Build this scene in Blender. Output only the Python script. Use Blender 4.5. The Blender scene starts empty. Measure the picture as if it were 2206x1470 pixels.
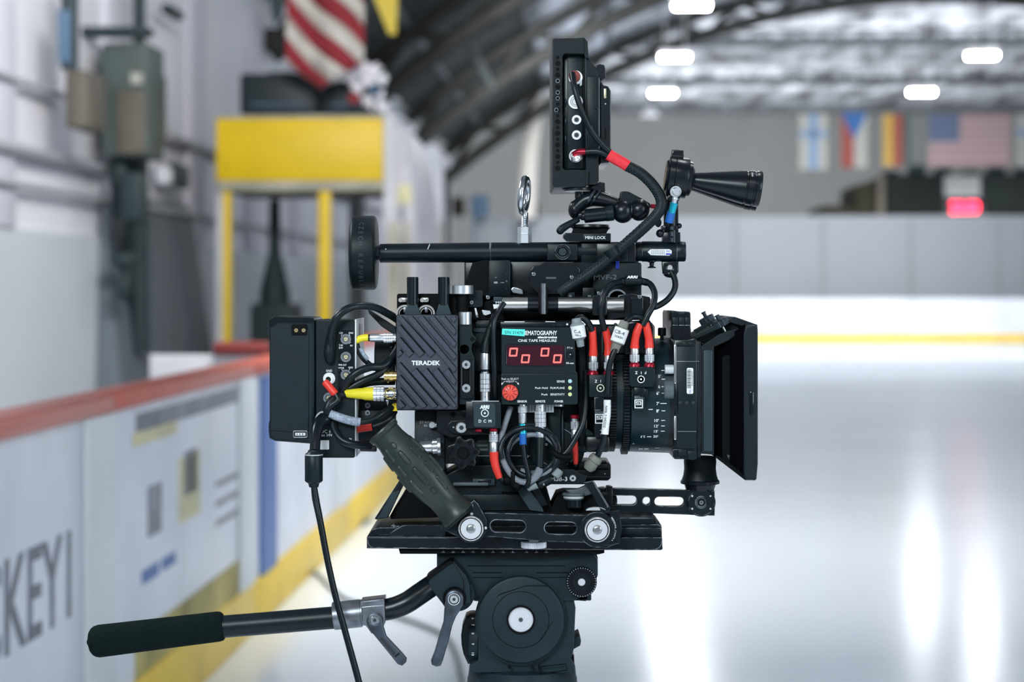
import bpy, bmesh, math, random
from mathutils import Vector, Matrix, noise
random.seed(7)
sc = bpy.context.scene
COL = sc.collection
PI = math.pi

# ---------------------------------------------------------------- camera
F = 4289.0            # focal length in pixels of the 2206 px wide frame (70 mm lens)
CX, HY, CH = 1103.0, 620.0, 1.375
Y0 = 2.04             # distance of the film camera's near side
S = Y0 / F            # one picture pixel at that distance, in metres
cam_data = bpy.data.cameras.new('camera')
cam = bpy.data.objects.new('camera', cam_data)
COL.objects.link(cam)
cam.location = (0, 0, CH)
cam.rotation_euler = (PI / 2, 0, 0)
cam_data.sensor_width = 36.0
cam_data.lens = 36.0 * F / 2206.0
cam_data.shift_y = -(735.0 - HY) / 2206.0
cam_data.clip_end = 400
cam_data.dof.use_dof = True
cam_data.dof.focus_distance = Y0 + 0.012
cam_data.dof.aperture_fstop = 5.3
sc.camera = cam
# ---------------------------------------------------------------- exposure, world, lights
vs = sc.view_settings
sc.display_settings.display_device = 'sRGB'
vs.view_transform = 'Standard'
vs.look = 'None'
vs.gamma = 1.0
vs.use_curve_mapping = False
vs.exposure = 0.0
w = bpy.data.worlds.new('hall_air'); sc.world = w
w.use_nodes = True
w.node_tree.nodes['Background'].inputs[0].default_value = (0.68, 0.86, 1.0, 1)
w.node_tree.nodes['Background'].inputs[1].default_value = 0.30

def area(name, loc, target, sx, sy, power, color=(1, 1, 1)):
    l = bpy.data.lights.new(name, 'AREA'); l.shape = 'RECTANGLE'
    l.size, l.size_y, l.energy, l.color = sx, sy, power, color
    o = bpy.data.objects.new(name, l); COL.objects.link(o)
    o.location = loc
    o.rotation_euler = (Vector(target) - Vector(loc)).to_track_quat('-Z', 'Y').to_euler()
    return o
area('rig_front_key', (-0.9, -0.6, 2.5), (-0.1, 2.0, 1.25), 1.1, 0.7, 66, (0.84, 0.95, 1.0))  # unseen front key, added to light the rig
area('rig_side_fill', (2.6, -0.2, 1.9), (0.1, 2.1, 1.25), 1.0, 1.6, 36, (0.82, 0.94, 1.0))  # added side fill aimed at the rig, not an opening
area('rig_top_fill', (-2.2, 2.6, 3.4), (-0.1, 2.1, 1.3), 1.2, 0.5, 60, (0.88, 0.96, 1.0))  # overhead fill added for the rig, without a fixture
area('far_end_fill', (5, 67.5, 1.5), (5, 73, 8), 24, 3, 3000, (.96, .98, 1))  # helper light added to brighten the far wall and ceiling
area('far_ceiling_fill', (9, 54.0, 1.0), (9, 56.0, 8), 26, 1.0, 2500, (.96, .98, 1))  # unseen upward fill behind the barrier, added to lift the far ceiling
area('booth_fill', (-0.3, 8.2, 4.6), (-2.2, 17.0, 2.2), 2.4, 1.0, 460, (1, .99, .97))  # out-of-view fill added to brighten the booth and left wall
def spot(x, y, tx, ty, power):  # added spots without fixtures, whitening the far ice and boards
    l = bpy.data.lights.new('ice_fill_spot', 'SPOT'); l.energy = power; l.spot_size = 1.5; l.spot_blend = .8; l.shadow_soft_size = .25; l.color = (.97, .985, 1)
    o = bpy.data.objects.new('ice_fill_spot', l); COL.objects.link(o); o.location = (x, y, CH + 4.45)
    o.rotation_euler = (Vector((tx, ty, 0)) - o.location).to_track_quat('-Z', 'Y').to_euler()
for x_, y_, tx_, ty_, pw in ((13.7, 36, 5, 47, 4200), (19.8, 40, 9, 47, 4200), (-.8, 33, 4, 46, 2800), (-.8, 40, 5, 49, 2800), (13.7, 28, 5, 40, 2400), (-.8, 26, 4, 38, 1100),
                             (1.52, 32.7, 4, 42, 500), (7.62, 32.7, 9, 42, 500)):
    spot(x_ + y_ * .0436, y_, tx_, ty_, pw)
LAMP = 150.0          # radiance of the ceiling lamps

# ---------------------------------------------------------------- materials
def lin(h):
    h = h.lstrip('#')
    c = [int(h[i:i + 2], 16) / 255 for i in (0, 2, 4)]
    return tuple(x / 12.92 if x <= .04045 else ((x + .055) / 1.055) ** 2.4 for x in c)
MATS = {}
def mat(name, col, rough=.5, metal=0.0, spec=.5, var=0.0, vscale=60.0, bump=0.0, bscale=400.0, emit=None, estr=0.0, alpha=None, stretch=None, wear=None, edge=None):
    m = bpy.data.materials.new(name); m.use_nodes = True
    nt = m.node_tree; b = nt.nodes['Principled BSDF']
    c = lin(col) if isinstance(col, str) else col
    b.inputs['Base Color'].default_value = (*c, 1)
    b.inputs['Roughness'].default_value = rough
    b.inputs['Metallic'].default_value = metal
    b.inputs['Specular IOR Level'].default_value = spec
    if emit is not None:
        b.inputs['Emission Color'].default_value = (*(lin(emit) if isinstance(emit, str) else emit), 1)
        b.inputs['Emission Strength'].default_value = estr
    if var or bump or wear:
        tc = nt.nodes.new('ShaderNodeTexCoord')
        src = tc.outputs['Object']
        if stretch:
            mp = nt.nodes.new('ShaderNodeMapping'); mp.inputs['Scale'].default_value = stretch
            nt.links.new(src, mp.inputs['Vector']); src = mp.outputs['Vector']
    last = None
    if var:
        n = nt.nodes.new('ShaderNodeTexNoise'); n.inputs['Scale'].default_value = vscale; n.inputs['Detail'].default_value = 4
        nt.links.new(src, n.inputs['Vector'])
        r = nt.nodes.new('ShaderNodeValToRGB')
        r.color_ramp.elements[0].position = .3; r.color_ramp.elements[1].position = .7
        r.color_ramp.elements[0].color = (*[x * (1 - var) for x in c], 1)
        r.color_ramp.elements[1].color = (*[min(1, x * (1 + var)) for x in c], 1)
        nt.links.new(n.outputs['Fac'], r.inputs['Fac'])
        nt.links.new(r.outputs['Color'], b.inputs['Base Color']); last = r.outputs['Color']
    if wear:
        n = nt.nodes.new('ShaderNodeTexNoise'); n.inputs['Scale'].default_value = wear[1]; n.inputs['Detail'].default_value = 8
        n.inputs['Roughness'].default_value = .75
        nt.links.new(src, n.inputs['Vector'])
        r = nt.nodes.new('ShaderNodeValToRGB')
        r.color_ramp.elements[0].position = wear[2]; r.color_ramp.elements[1].position = wear[2] + .02
        r.color_ramp.elements[0].color = (0, 0, 0, 1); r.color_ramp.elements[1].color = (1, 1, 1, 1)
        nt.links.new(n.outputs['Fac'], r.inputs['Fac'])
        mx = nt.nodes.new('ShaderNodeMix'); mx.data_type = 'RGBA'
        nt.links.new(r.outputs['Color'], mx.inputs[0])
        if last: nt.links.new(last, mx.inputs[6])
        else: mx.inputs[6].default_value = (*c, 1)
        mx.inputs[7].default_value = (*lin(wear[0]), 1)
        nt.links.new(mx.outputs[2], b.inputs['Base Color'])
    if edge:
        bv = nt.nodes.new('ShaderNodeBevel'); bv.samples = 4; bv.inputs['Radius'].default_value = edge[1]
        ge = nt.nodes.new('ShaderNodeNewGeometry')
        dp = nt.nodes.new('ShaderNodeVectorMath'); dp.operation = 'DOT_PRODUCT'
        nt.links.new(bv.outputs[0], dp.inputs[0]); nt.links.new(ge.outputs['Normal'], dp.inputs[1])
        mr = nt.nodes.new('ShaderNodeMapRange'); mr.inputs[1].default_value = .985; mr.inputs[2].default_value = .90
        nt.links.new(dp.outputs['Value'], mr.inputs[0])
        n = nt.nodes.new('ShaderNodeTexNoise'); n.inputs['Scale'].default_value = 90; n.inputs['Detail'].default_value = 6
        nt.links.new(src, n.inputs['Vector'])
        r = nt.nodes.new('ShaderNodeMapRange'); r.inputs[1].default_value = .46; r.inputs[2].default_value = .56
        nt.links.new(n.outputs['Fac'], r.inputs[0])
        mu = nt.nodes.new('ShaderNodeMath'); mu.operation = 'MULTIPLY'
        nt.links.new(mr.outputs[0], mu.inputs[0]); nt.links.new(r.outputs[0], mu.inputs[1])
        m2 = nt.nodes.new('ShaderNodeMix'); m2.data_type = 'RGBA'
        nt.links.new(mu.outputs[0], m2.inputs[0])
        lk = b.inputs['Base Color'].links[0].from_socket
        nt.links.new(lk, m2.inputs[6]); m2.inputs[7].default_value = (*lin(edge[0]), 1)
        nt.links.new(m2.outputs[2], b.inputs['Base Color'])
    if bump:
        n = nt.nodes.new('ShaderNodeTexNoise'); n.inputs['Scale'].default_value = bscale; n.inputs['Detail'].default_value = 2
        nt.links.new(src, n.inputs['Vector'])
        bp = nt.nodes.new('ShaderNodeBump'); bp.inputs['Strength'].default_value = bump; bp.inputs['Distance'].default_value = .001
        nt.links.new(n.outputs['Fac'], bp.inputs['Height']); nt.links.new(bp.outputs['Normal'], b.inputs['Normal'])
    MATS[name] = m
    return m
# camera gear
mat('black_anodised', (0.0034, 0.0084, 0.0118), .42, 0, .24, .25, 90, wear=('#8fa0a8', 260, .735), edge=('#4d5a62', .0007))
mat('black_worn', (0.0033, 0.0081, 0.0123), .38, 0, .28, .3, 60, wear=('#aebac0', 170, .69), edge=('#b9c2c8', .0008))
mat('black_satin', (.0035, .0065, .0095), .28, 0, .34)
mat('black_plastic', (0.0055, 0.0107, 0.0143), .5, 0, .25, .15, 120, bump=.25, bscale=900)
mat('black_deep', (.0015, .002, .003), .6, 0, .12)
mat('black_gloss', (.003, .006, .008), .15, 0, .5)
mat('puck_print', (.030, .045, .052), .5, 0, .3)
mat('black_rubber', (.0035, .0080, .0108), .45, 0, .25)
mat('cord_black', (0.0048, 0.0088, 0.0120), .34, 0, .32)
mat('cord_grey', (.19, .21, .24), .45, 0, .35)
mat('rubber_green', (0.0207, 0.0297, 0.0270), .36, 0, .42, .15, 40)
mat('foam_black', (0.0044, 0.0104, 0.0100), .9, 0, .08, .25, 300, bump=.4, bscale=1600)
mat('battery_shell', (0.0036, 0.0114, 0.0169), .45, 0, .24, .2, 30, bump=.3, bscale=1300)
mat('fin_grey', (0.0510, 0.0578, 0.0799), .55, .1, .35, .28, 900, bump=.5, bscale=1500)
mat('head_paint', (0.0081, 0.0195, 0.0260), .5, 0, .25, .12, 40, bump=.12, bscale=900)
mat('box_green', (0.0037, 0.0115, 0.0146), .42, 0, .26, .15, 50)
mat('lens_black', (0.0055, 0.0189, 0.0254), .32, 0, .32)
mat('carbon', (.020, .027, .034), .35, 0, .35, .6, 500)
mat('flock', (.0015, .0015, .003), .9, 0, .04)
mat('slate_cap', (0.0240, 0.0416, 0.0512), .5, 0, .25)
mat('slate_grey', (.09, .115, .125), .5, 0, .4)
mat('bright_alu', (.86, .87, .90), .30, .9, .5, .05, 50)
mat('white_alu', (.86, .85, .88), .36, .6, .5, .04, 50)
mat('pale_plate', (.62, .64, .66), .45, .3, .5, .06, 50)
mat('steel', (.62, .64, .67), .22, 1)
mat('nickel', (.60, .58, .55), .3, 1, .5, .12, 60, stretch=(1, 6, 30))
mat('dull_metal', (.22, .23, .26), .36, .8, .5, .35, 80, wear=('#c9ccd4', 130, .66))
mat('dark_metal', (.045, .060, .078), .33, .7, .5, .3, 80, wear=('#aab2ba', 150, .69))
mat('lever_metal', (.075, .09, .115), .36, .6, .5, .35, 60, wear=('#c4cad0', 150, .68))
mat('knob_core', (.36, .36, .37), .3, .8)
mat('gold', (.83, .62, .25), .25, 1)
mat('brass_pin', (.75, .68, .45), .35, .8)
mat('red_boot', (.80, .045, .03), .42, 0, .45)
mat('red_tape', (.82, .03, .045), .38, 0, .5, .12, 300)
mat('red_anod', (.35, .01, .03), .3, .6)
mat('red_knob', (.80, .08, .05), .35, 0, .5)
mat('yellow_boot', (.85, .72, .03), .45, 0, .4)
mat('blue_sleeve', (.01, .12, .45), .4, 0, .5)
mat('cyan_anod', (.02, .48, .62), .3, .7)
mat('deep_blue', (.01, .04, .32), .35, .5)
mat('teal_tape', (.08, .80, .68), .55)
mat('teal_ink', (.01, .16, .15), .6)
mat('white_print', (.85, .87, .88), .6)
mat('cream_print', (.85, .80, .62), .6)
mat('grey_print', (.30, .33, .35), .6)
mat('faint_print', (.07, .085, .095), .6)
mat('ink', (.02, .02, .025), .6)
mat('blue_ink', (.04, .06, .40), .6)
mat('white_label', (.82, .83, .84), .5, 0, .5, .1, 300)
mat('clear_sleeve', (.30, .34, .42), .25, 0, .5, .4, 400)
mat('ferrite_grey', (.22, .25, .26), .5, 0, .4)
mat('ferrite_olive', (.20, .20, .17), .5, 0, .4)
mat('display_glass', (.042, .004, .012), .18, 0, .5)
mat('led_digit', (.15, .02, .02), .5, emit=(1, .22, .20), estr=1.0)
mat('led_dot', (.2, .22, .06), .5, emit=(.62, .80, .20), estr=.75)
mat('led_cyan', (.1, .2, .22), .5, emit=(.33, .70, .80), estr=.75)
# the hall
mat('lamp_tube', (1, 1, 1), .5, emit=(.93, .97, 1), estr=LAMP)
mat('ice', (.78, .84, .91), .17, 0, .26, .04, .5)
mat('white_board', (.72, .75, .82), .35, 0, .45, .10, 2.2)
mat('board_rib', (.70, .74, .76), .4, 0, .4)
mat('cap_red', (.52, .12, .085), .4, 0, .4, .12, 3)
mat('cap_dark_red', (.25, .045, .04), .45, 0, .4)
mat('kick_yellow', (.80, .56, .06), .45, 0, .4, .12, 3)
mat('kick_dull', (.40, .34, .12), .6, 0, .3, .5, 3)
mat('ad_blue', (.07, .16, .42), .5)
mat('ad_grey', (.22, .23, .27), .5, 0, .4, .4, 8)
mat('ad_pale', (.62, .58, .34), .5, 0, .4, .3, 6)
mat('ad_letter', (.16, .17, .21), .5, 0, .4, .2, 14)
mat('wall_paint', (.70, .70, .75), .7, 0, .3, .10, .45)
mat('wall_low', (.55, .585, .62), .7, 0, .3, .10, .5)
mat('wall_grey', (.13, .155, .18), .7, 0, .3, .15, .7)
mat('wall_far', (.28, .285, .28), .8, 0, .2, .10, .12)
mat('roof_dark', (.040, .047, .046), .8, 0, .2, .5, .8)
mat('pipe_grey', (.36, .37, .40), .6)
mat('wall_rib', (.60, .59, .66), .7, 0, .3)
mat('roof_sheet', (.40, .42, .46), .7, 0, .2, .95, 1.3, stretch=(.9, .2, 1))
mat('truss_dark', (.026, .026, .024), .6, 0, .3, .4, 2)
mat('truss_pale', (.17, .19, .18), .6)
mat('purlin', (.10, .11, .12), .6)
mat('booth_yellow', (.80, .55, .010), .45, 0, .4, .08, 2)
mat('booth_white', (.62, .62, .66), .5, 0, .4, .1, 2)
mat('booth_cream', (.42, .40, .32), .6, 0, .3, .3, 3)
mat('booth_side', (.55, .54, .58), .4, 0, .4, .18, 3)
mat('case_black', (.010, .020, .026), .5, 0, .4)
mat('flag_red', (.30, .035, .045), .7, 0, .2, .1, 6)
mat('flag_cream', (.60, .57, .52), .7, 0, .2, .08, 6)
mat('flag_pink', (.30, .20, .20), .8)
mat('flag_rose', (.36, .26, .26), .8)
mat('flag_navy', (.09, .12, .19), .8)
mat('flag_blue', (.03, .11, .30), .8)
mat('flag_blue_pale', (.17, .25, .38), .8)
mat('flag_white', (.33, .33, .30), .8)
mat('flag_brick', (.25, .06, .05), .8)
mat('flag_yellow', (.45, .28, .06), .8)
mat('flag_green', (.05, .09, .08), .8)
mat('pennant_yellow', (.60, .46, .06), .7)
mat('pom_white', (.88, .87, .92), .8, 0, .2)
mat('equip_green', (.060, .082, .078), .6, 0, .3, .35, 3)
mat('equip_brown', (.10, .088, .072), .6, 0, .3, .3, 3)
mat('equip_dark', (.020, .035, .040), .6, 0, .3)
mat('equip_blue', (.06, .12, .20), .6)
mat('stand_dark', (.010, .014, .013), .8, 0, .2, .4, .6)
mat('stand_brown', (.025, .023, .014), .8, 0, .2)
mat('barrier_grey', (.30, .32, .35), .5, 0, .4, .05, .3)
mat('barrier_mark', (.22, .23, .26), .6)
mat('score_case', (.14, .145, .15), .6)
mat('score_black', (.02, .01, .012), .4)
mat('score_red', (.8, .02, .05), .5, emit=(1, .02, .07), estr=7.0)
mat('snow_cable', (.07, .08, .09), .6)

# ---------------------------------------------------------------- mesh builder
class MB:
    """Collects shapes; picture-sized shapes take (x, y) read off the photograph and a depth d (same unit, away from the lens);
    hall shapes (hall=True) take metres x, z and y."""
    def __init__(self, mat='black_anodised', hall=False):
        self.bm = bmesh.new(); self.names = []; self.hall = hall; self.use(mat)
    def use(self, name):
        if name not in self.names: self.names.append(name)
        self.mi = self.names.index(name); return self
    def c(self, x, y): return (x, y) if self.hall else (x - CX, HY - y)
    def emit(self, tb, dref=0.0):
        for f in tb.faces: f.material_index = self.mi
        if not self.hall:
            k = 1 + dref / F
            for v in tb.verts:
                v.co = Vector((S * k * v.co.x, Y0 + dref * S + (v.co.y - dref) * S * k, CH + S * k * v.co.z))
        me = bpy.data.meshes.new('t'); tb.to_mesh(me); tb.free()
        self.bm.from_mesh(me); bpy.data.meshes.remove(me)
        return self
    def box(self, x0, y0, x1, y1, d0, d1, bev=1.5, seg=2, rot=0, dref=None):
        if x0 > x1: x0, x1 = x1, x0
        if y0 > y1: y0, y1 = y1, y0
        tb = bmesh.new()
        bmesh.ops.create_cube(tb, size=1)
        (cx, cz) = self.c((x0 + x1) / 2, (y0 + y1) / 2)
        sx, sz, sy = x1 - x0, y1 - y0, d1 - d0
        for v in tb.verts: v.co = Vector((v.co.x * sx, v.co.y * sy, v.co.z * sz))
        bev = min(bev, .45 * min(sx, sy, sz))
        if bev > 0: bmesh.ops.bevel(tb, geom=list(tb.edges), offset=bev, segments=seg, profile=.5, affect='EDGES')
        R = Matrix.Rotation(-math.radians(rot), 3, 'Y')
        for v in tb.verts: v.co = R @ v.co + Vector((cx, (d0 + d1) / 2, cz))
        return self.emit(tb, d0 if dref is None else dref)
    def _curve(self, cu, bevel, ext):
        cu.fill_mode = 'BOTH'; cu.extrude = ext; cu.bevel_depth = bevel; cu.bevel_resolution = 1
        if bevel: cu.offset = -bevel
        o = bpy.data.objects.new('t', cu)
        me = o.to_mesh()
        tb = bmesh.new(); tb.from_mesh(me)
        o.to_mesh_clear(); bpy.data.objects.remove(o)
        return tb
    def poly(self, pts, d0, d1, bev=0.0, holes=(), dref=None):
        cu = bpy.data.curves.new('t', 'CURVE'); cu.dimensions = '2D'
        for loop in [pts] + list(holes):
            sp = cu.splines.new('POLY'); sp.points.add(len(loop) - 1)
            for i, p in enumerate(loop):
                q = self.c(*p); sp.points[i].co = (q[0], q[1], 0, 1)
            sp.use_cyclic_u = True
        bev = min(bev, .45 * (d1 - d0))
        tb = self._curve(cu, bev, max(.001, (d1 - d0) / 2 - bev))
        bpy.data.curves.remove(cu)
        mid = (d0 + d1) / 2
        for v in tb.verts: v.co = Vector((v.co.x, mid - v.co.z, v.co.y))
        return self.emit(tb, d0 if dref is None else dref)
    def text(self, s, cx, cy, h, d, rot=0, w=None, ext=.25, align='C', bold=0.0, shear=0.0, mtx=None, dref=None):
        """Letters of cap height h, centred on (cx, cy), standing ext proud of depth d."""
        cu = bpy.data.curves.new('t', 'FONT'); cu.body = s; cu.size = 1; cu.shear = shear
        cu.offset = 0; cu.resolution_u = 3
        cu.fill_mode = 'BOTH'; cu.extrude = .001
        if bold: cu.offset = bold
        o = bpy.data.objects.new('t', cu); me = o.to_mesh()
        tb = bmesh.new(); tb.from_mesh(me); o.to_mesh_clear(); bpy.data.objects.remove(o); bpy.data.curves.remove(cu)
        if not tb.verts: tb.free(); return self
        xs = [v.co.x for v in tb.verts]; x0, x1 = min(xs), max(xs)
        kh = h / .729; kw = kh if w is None else w / (x1 - x0)
        ax = {'C': (x0 + x1) / 2, 'L': x0, 'R': x1}[align]
        R = Matrix.Rotation(math.radians(rot), 2)
        c = self.c(cx, cy)
        for v in tb.verts:
            p = R @ Vector(((v.co.x - ax) * kw, (v.co.y - .3645) * kh))
            q = Vector((p.x, (-ext if v.co.z > 0 else 0), p.y))
            v.co = (mtx @ q) if mtx is not None else q + Vector((c[0], d, c[1]))
        return self.emit(tb, d if dref is None else dref)
    def lathe(self, A, B, prof, n=40, dref=None, flat=None):
        """prof: (t, r) along A->B; flat(i) may return a factor on the radius of spoke i."""
        tb = bmesh.new()
        a = self.c(A[0], A[1]); b = self.c(B[0], B[1])
        A3 = Vector((a[0], A[2], a[1])); B3 = Vector((b[0], B[2], b[1]))
        z = (B3 - A3).normalized()
        up = Vector((0, 0, 1)) if abs(z.z) < .9 else Vector((0, 1, 0))
        x = z.cross(up).normalized(); y = z.cross(x)
        rings = []
        for t, r in prof:
            if r <= 1e-6: rings.append([tb.verts.new(A3 + z * t)])
            else: rings.append([tb.verts.new(A3 + z * t + (x * math.cos(2 * PI * i / n) + y * math.sin(2 * PI * i / n)) * r * (flat(i) if flat else 1)) for i in range(n)])
        for p, q in zip(rings, rings[1:]):
            for i in range(n):
                j = (i + 1) % n
                if len(p) == 1 and len(q) == 1: continue
                if len(p) == 1: tb.faces.new((p[0], q[i], q[j]))
                elif len(q) == 1: tb.faces.new((p[i], q[0], p[j]))
                else: tb.faces.new((p[i], q[i], q[j], p[j]))
        for r in (rings[0], rings[-1]):
            if len(r) > 2: tb.faces.new(r)
        bmesh.ops.recalc_face_normals(tb, faces=list(tb.faces))
        return self.emit(tb, A[2] if dref is None else dref)
    def disc(self, cx, cy, r, d0, d1, bev=1.0, n=48, flat=None, dref=None):
        L = d1 - d0; b = min(bev, .45 * L, .45 * r)
        pr = [(0, 0), (0, r - b), (b, r), (L - b, r), (L, r - b), (L, 0)] if b > 0 else [(0, 0), (0, r), (L, r), (L, 0)]
        return self.lathe((cx, cy, d0), (cx, cy, d0 + 10), pr, n, d0 if dref is None else dref, flat)
    def ring(self, cx, cy, r0, r1, d0, d1, n=48):
        L = d1 - d0
        return self.lathe((cx, cy, d0), (cx, cy, d0 + 10), [(L, r0), (0, r0), (0, r1), (L, r1)], n, d0)
    def rod(self, x0, y0, x1, y1, r, d, bev=1.0, d1=None, n=32, r1=None):
        A = (x0, y0, d); B = (x1, y1, d if d1 is None else d1)
        L = math.dist(A, B); r1 = r if r1 is None else r1; b = min(bev, .4 * r)
        return self.lathe(A, B, [(0, 0), (0, r - b), (b, r), (L - b, r1), (L, r1 - b), (L, 0)], n)
    def gear(self, A, B, r, teeth, depth=.06, bev=1.0):
        L = math.dist(A, B)
        return self.lathe(A, B, [(0, 0), (0, r * .93), (bev, r), (L - bev, r), (L, r * .93), (L, 0)], teeth * 4,
                          flat=lambda i: 1 - depth * (i % 4 >= 2))
    def ball(self, x, y, d, r, sx=1, sy=1, sz=1, n=32, rot=0):
        tb = bmesh.new(); bmesh.ops.create_uvsphere(tb, u_segments=n, v_segments=n // 2, radius=r)
        c = self.c(x, y); R = Matrix.Rotation(-math.radians(rot), 3, 'Y')
        for v in tb.verts: v.co = R @ Vector((v.co.x * sx, v.co.y * sy, v.co.z * sz)) + Vector((c[0], d, c[1]))
        return self.emit(tb, d)
    def tube(self, pts, r, n=12, smooth=6, closed=False, caps=True, radii=None, flatten=None):
        """Swept cord through pts (x, y, d); Catmull-Rom between them."""
        P = []
        for p in pts:
            if self.hall: P.append(Vector((p[0], p[2], p[1])))
            else:
                k = 1 + p[2] / F
                P.append(Vector((S * k * (p[0] - CX), Y0 + p[2] * S, CH + S * k * (HY - p[1]))))
        R = radii or [r] * len(P)
        if smooth > 1 and len(P) > 2:
            Q, RR = [], []; m = len(P)
            for i in range(m if closed else m - 1):
                g = lambda j: P[j % m] if closed else P[max(0, min(m - 1, j))]
                p0, p1, p2, p3 = g(i - 1), g(i), g(i + 1), g(i + 2)
                for s_ in range(smooth):
                    t = s_ / smooth
                    Q.append(.5 * ((2 * p1) + (p2 - p0) * t + (2 * p0 - 5 * p1 + 4 * p2 - p3) * t * t + (3 * p1 - p0 - 3 * p2 + p3) * t ** 3))
                    RR.append(R[i % m] * (1 - t) + R[(i + 1) % m] * t)
            if not closed: Q.append(P[-1]); RR.append(R[-1])
            P, R = Q, RR
        tb = bmesh.new(); rings = []; nrm = None; m = len(P)
        for i, p in enumerate(P):
            t = (P[(i + 1) % m] - P[i - 1]) if closed else (P[min(i + 1, m - 1)] - P[max(i - 1, 0)])
            t = t.normalized() if t.length else Vector((0, 0, 1))
            if nrm is None:
                nrm = t.cross(Vector((0, 1, 0)))
                if nrm.length < 1e-3: nrm = t.cross(Vector((1, 0, 0)))
                nrm.normalize()
            nrm = (nrm - t * nrm.dot(t)).normalized(); b = t.cross(nrm)
            rr = R[i] * (1 if self.hall else S * (p.y / Y0))
            fl = flatten or 1.0
            rings.append([tb.verts.new(p + (nrm * math.cos(2 * PI * j / n) + b * math.sin(2 * PI * j / n) * fl) * rr) for j in range(n)])
        for i in range(m if closed else m - 1):
            p, q = rings[i], rings[(i + 1) % m]
            for j in range(n): tb.faces.new((p[j], p[(j + 1) % n], q[(j + 1) % n], q[j]))
        if not closed and caps: tb.faces.new(rings[0]); tb.faces.new(rings[-1])
        bmesh.ops.recalc_face_normals(tb, faces=list(tb.faces))
        for f in tb.faces: f.material_index = self.mi
        me = bpy.data.meshes.new('t'); tb.to_mesh(me); tb.free(); self.bm.from_mesh(me); bpy.data.meshes.remove(me)
        return self
    def surf(self, quads):
        """Loose quads/ngons in hall metres (x, y, z)."""
        tb = bmesh.new()
        for q in quads: tb.faces.new([tb.verts.new(p) for p in q])
        return self.emit(tb)
    # small fittings
    def screw(self, x, y, r, d, m='steel', rec='ink'):
        k = self.names[self.mi]
        self.use(m).disc(x, y, r, d - r * .35, d + 1, r * .15, 24)
        self.use(rec).disc(x, y, r * .42, d - r * .35 - .25, d, 0, 6)
        return self.use(k)
    def pinhole(self, x, y, r, d):
        k = self.names[self.mi]
        self.use('black_deep').disc(x, y, r, d - .4, d + .5, 0, 20)
        return self.use(k)
    def build(self, name, parent=None, sharp=38):
        me = bpy.data.meshes.new(name); self.bm.to_mesh(me); self.bm.free()
        for n in self.names: me.materials.append(MATS[n])
        me.polygons.foreach_set('use_smooth', [True] * len(me.polygons))
        me.set_sharp_from_angle(angle=math.radians(sharp))
        o = bpy.data.objects.new(name, me); COL.objects.link(o)
        o['_hall'] = 1 if self.hall else 0
        if parent is not None: o.parent = parent
        else: ROOTS.append(o)
        return o
ROOTS = []
def thing(name, label, cat, group=None):
    o = bpy.data.objects.new(name, None); COL.objects.link(o)
    o.empty_display_size = .02
    return tag(o, label, cat, group) if not ROOTS.append(o) else o
def tag(o, label, cat, group=None, kind=None):
    o['label'] = label; o['category'] = cat
    if group: o['group'] = group
    if kind: o['kind'] = kind
    return o
def lab(o, label): o['label'] = label; return o
def structure(o): o['kind'] = 'structure'; return o
HALL_YAW = math.atan((1290 - CX) / F)
def settle():
    """Move every thing's origin to its base and turn the hall's things into the hall's direction."""
    def fam(o):
        out = [o]
        for ch in o.children: out += fam(ch)
        return out
    for r in ROOTS:
        fs = [o for o in fam(r) if o.type == 'MESH']
        if not fs: continue
        lo = Vector((1e9,) * 3); hi = Vector((-1e9,) * 3)
        for o in fs:
            for v in o.data.vertices:
                for i in range(3):
                    lo[i] = min(lo[i], v.co[i]); hi[i] = max(hi[i], v.co[i])
        base = Vector(((lo.x + hi.x) / 2, (lo.y + hi.y) / 2, lo.z))
        for o in fs: o.data.transform(Matrix.Translation(-base))
        R = Matrix.Rotation(-HALL_YAW, 4, 'Z') if fs[0].get('_hall') else Matrix.Identity(4)
        r.location = R @ base
        if fs[0].get('_hall'): r.rotation_euler = (0, 0, -HALL_YAW)
        for o in fs:
            if '_hall' in o: del o['_hall']
def copy_thing(o, off):
    """A copy of a settled thing with copies of its parts and sub-parts."""
    def cp(src, parent):
        c = src.copy(); COL.objects.link(c)
        if parent is not None: c.parent = parent
        for ch in list(src.children): cp(ch, c)
        return c
    c = cp(o, None); c.location = o.location + Vector(off)
    return c
# ================================================================ THE HALL
cY, sY = math.cos(HALL_YAW), math.sin(HALL_YAW)
def H(px, py, Y):
    """The hall point (x, z, y) seen at a place of the photograph, at distance Y from the lens."""
    X = (px - CX) / F * Y
    return (X * cY - Y * sY, CH + (HY - py) / F * Y, X * sY + Y * cY)
BX = -1.382                      # plane of the near boards
WX = -3.70                       # left wall of the hall
def along(px, plane):            # distance at which a plane x = const is seen
    return plane / ((px - CX) / F * cY - sY)
def hy(px, plane=BX):
    Y = along(px, plane); return H(px, HY, Y)[2]
def hz(px, py, plane=BX): return H(px, py, along(px, plane))[1]

# ---- ice
m = MB('ice', hall=True); m.box(BX, -.12, 30, 0, -9, 51, 0); structure(m.build('floor'))
m = MB('wall_grey', hall=True); m.box(-9, -.3, BX - .14, -.0, -9, 86, 0); structure(m.build('floor_walkway'))
m = MB('wall_grey', hall=True); m.box(-14, -.3, 34, -.13, 51.2, 86, 0); structure(m.build('floor_far'))
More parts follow.
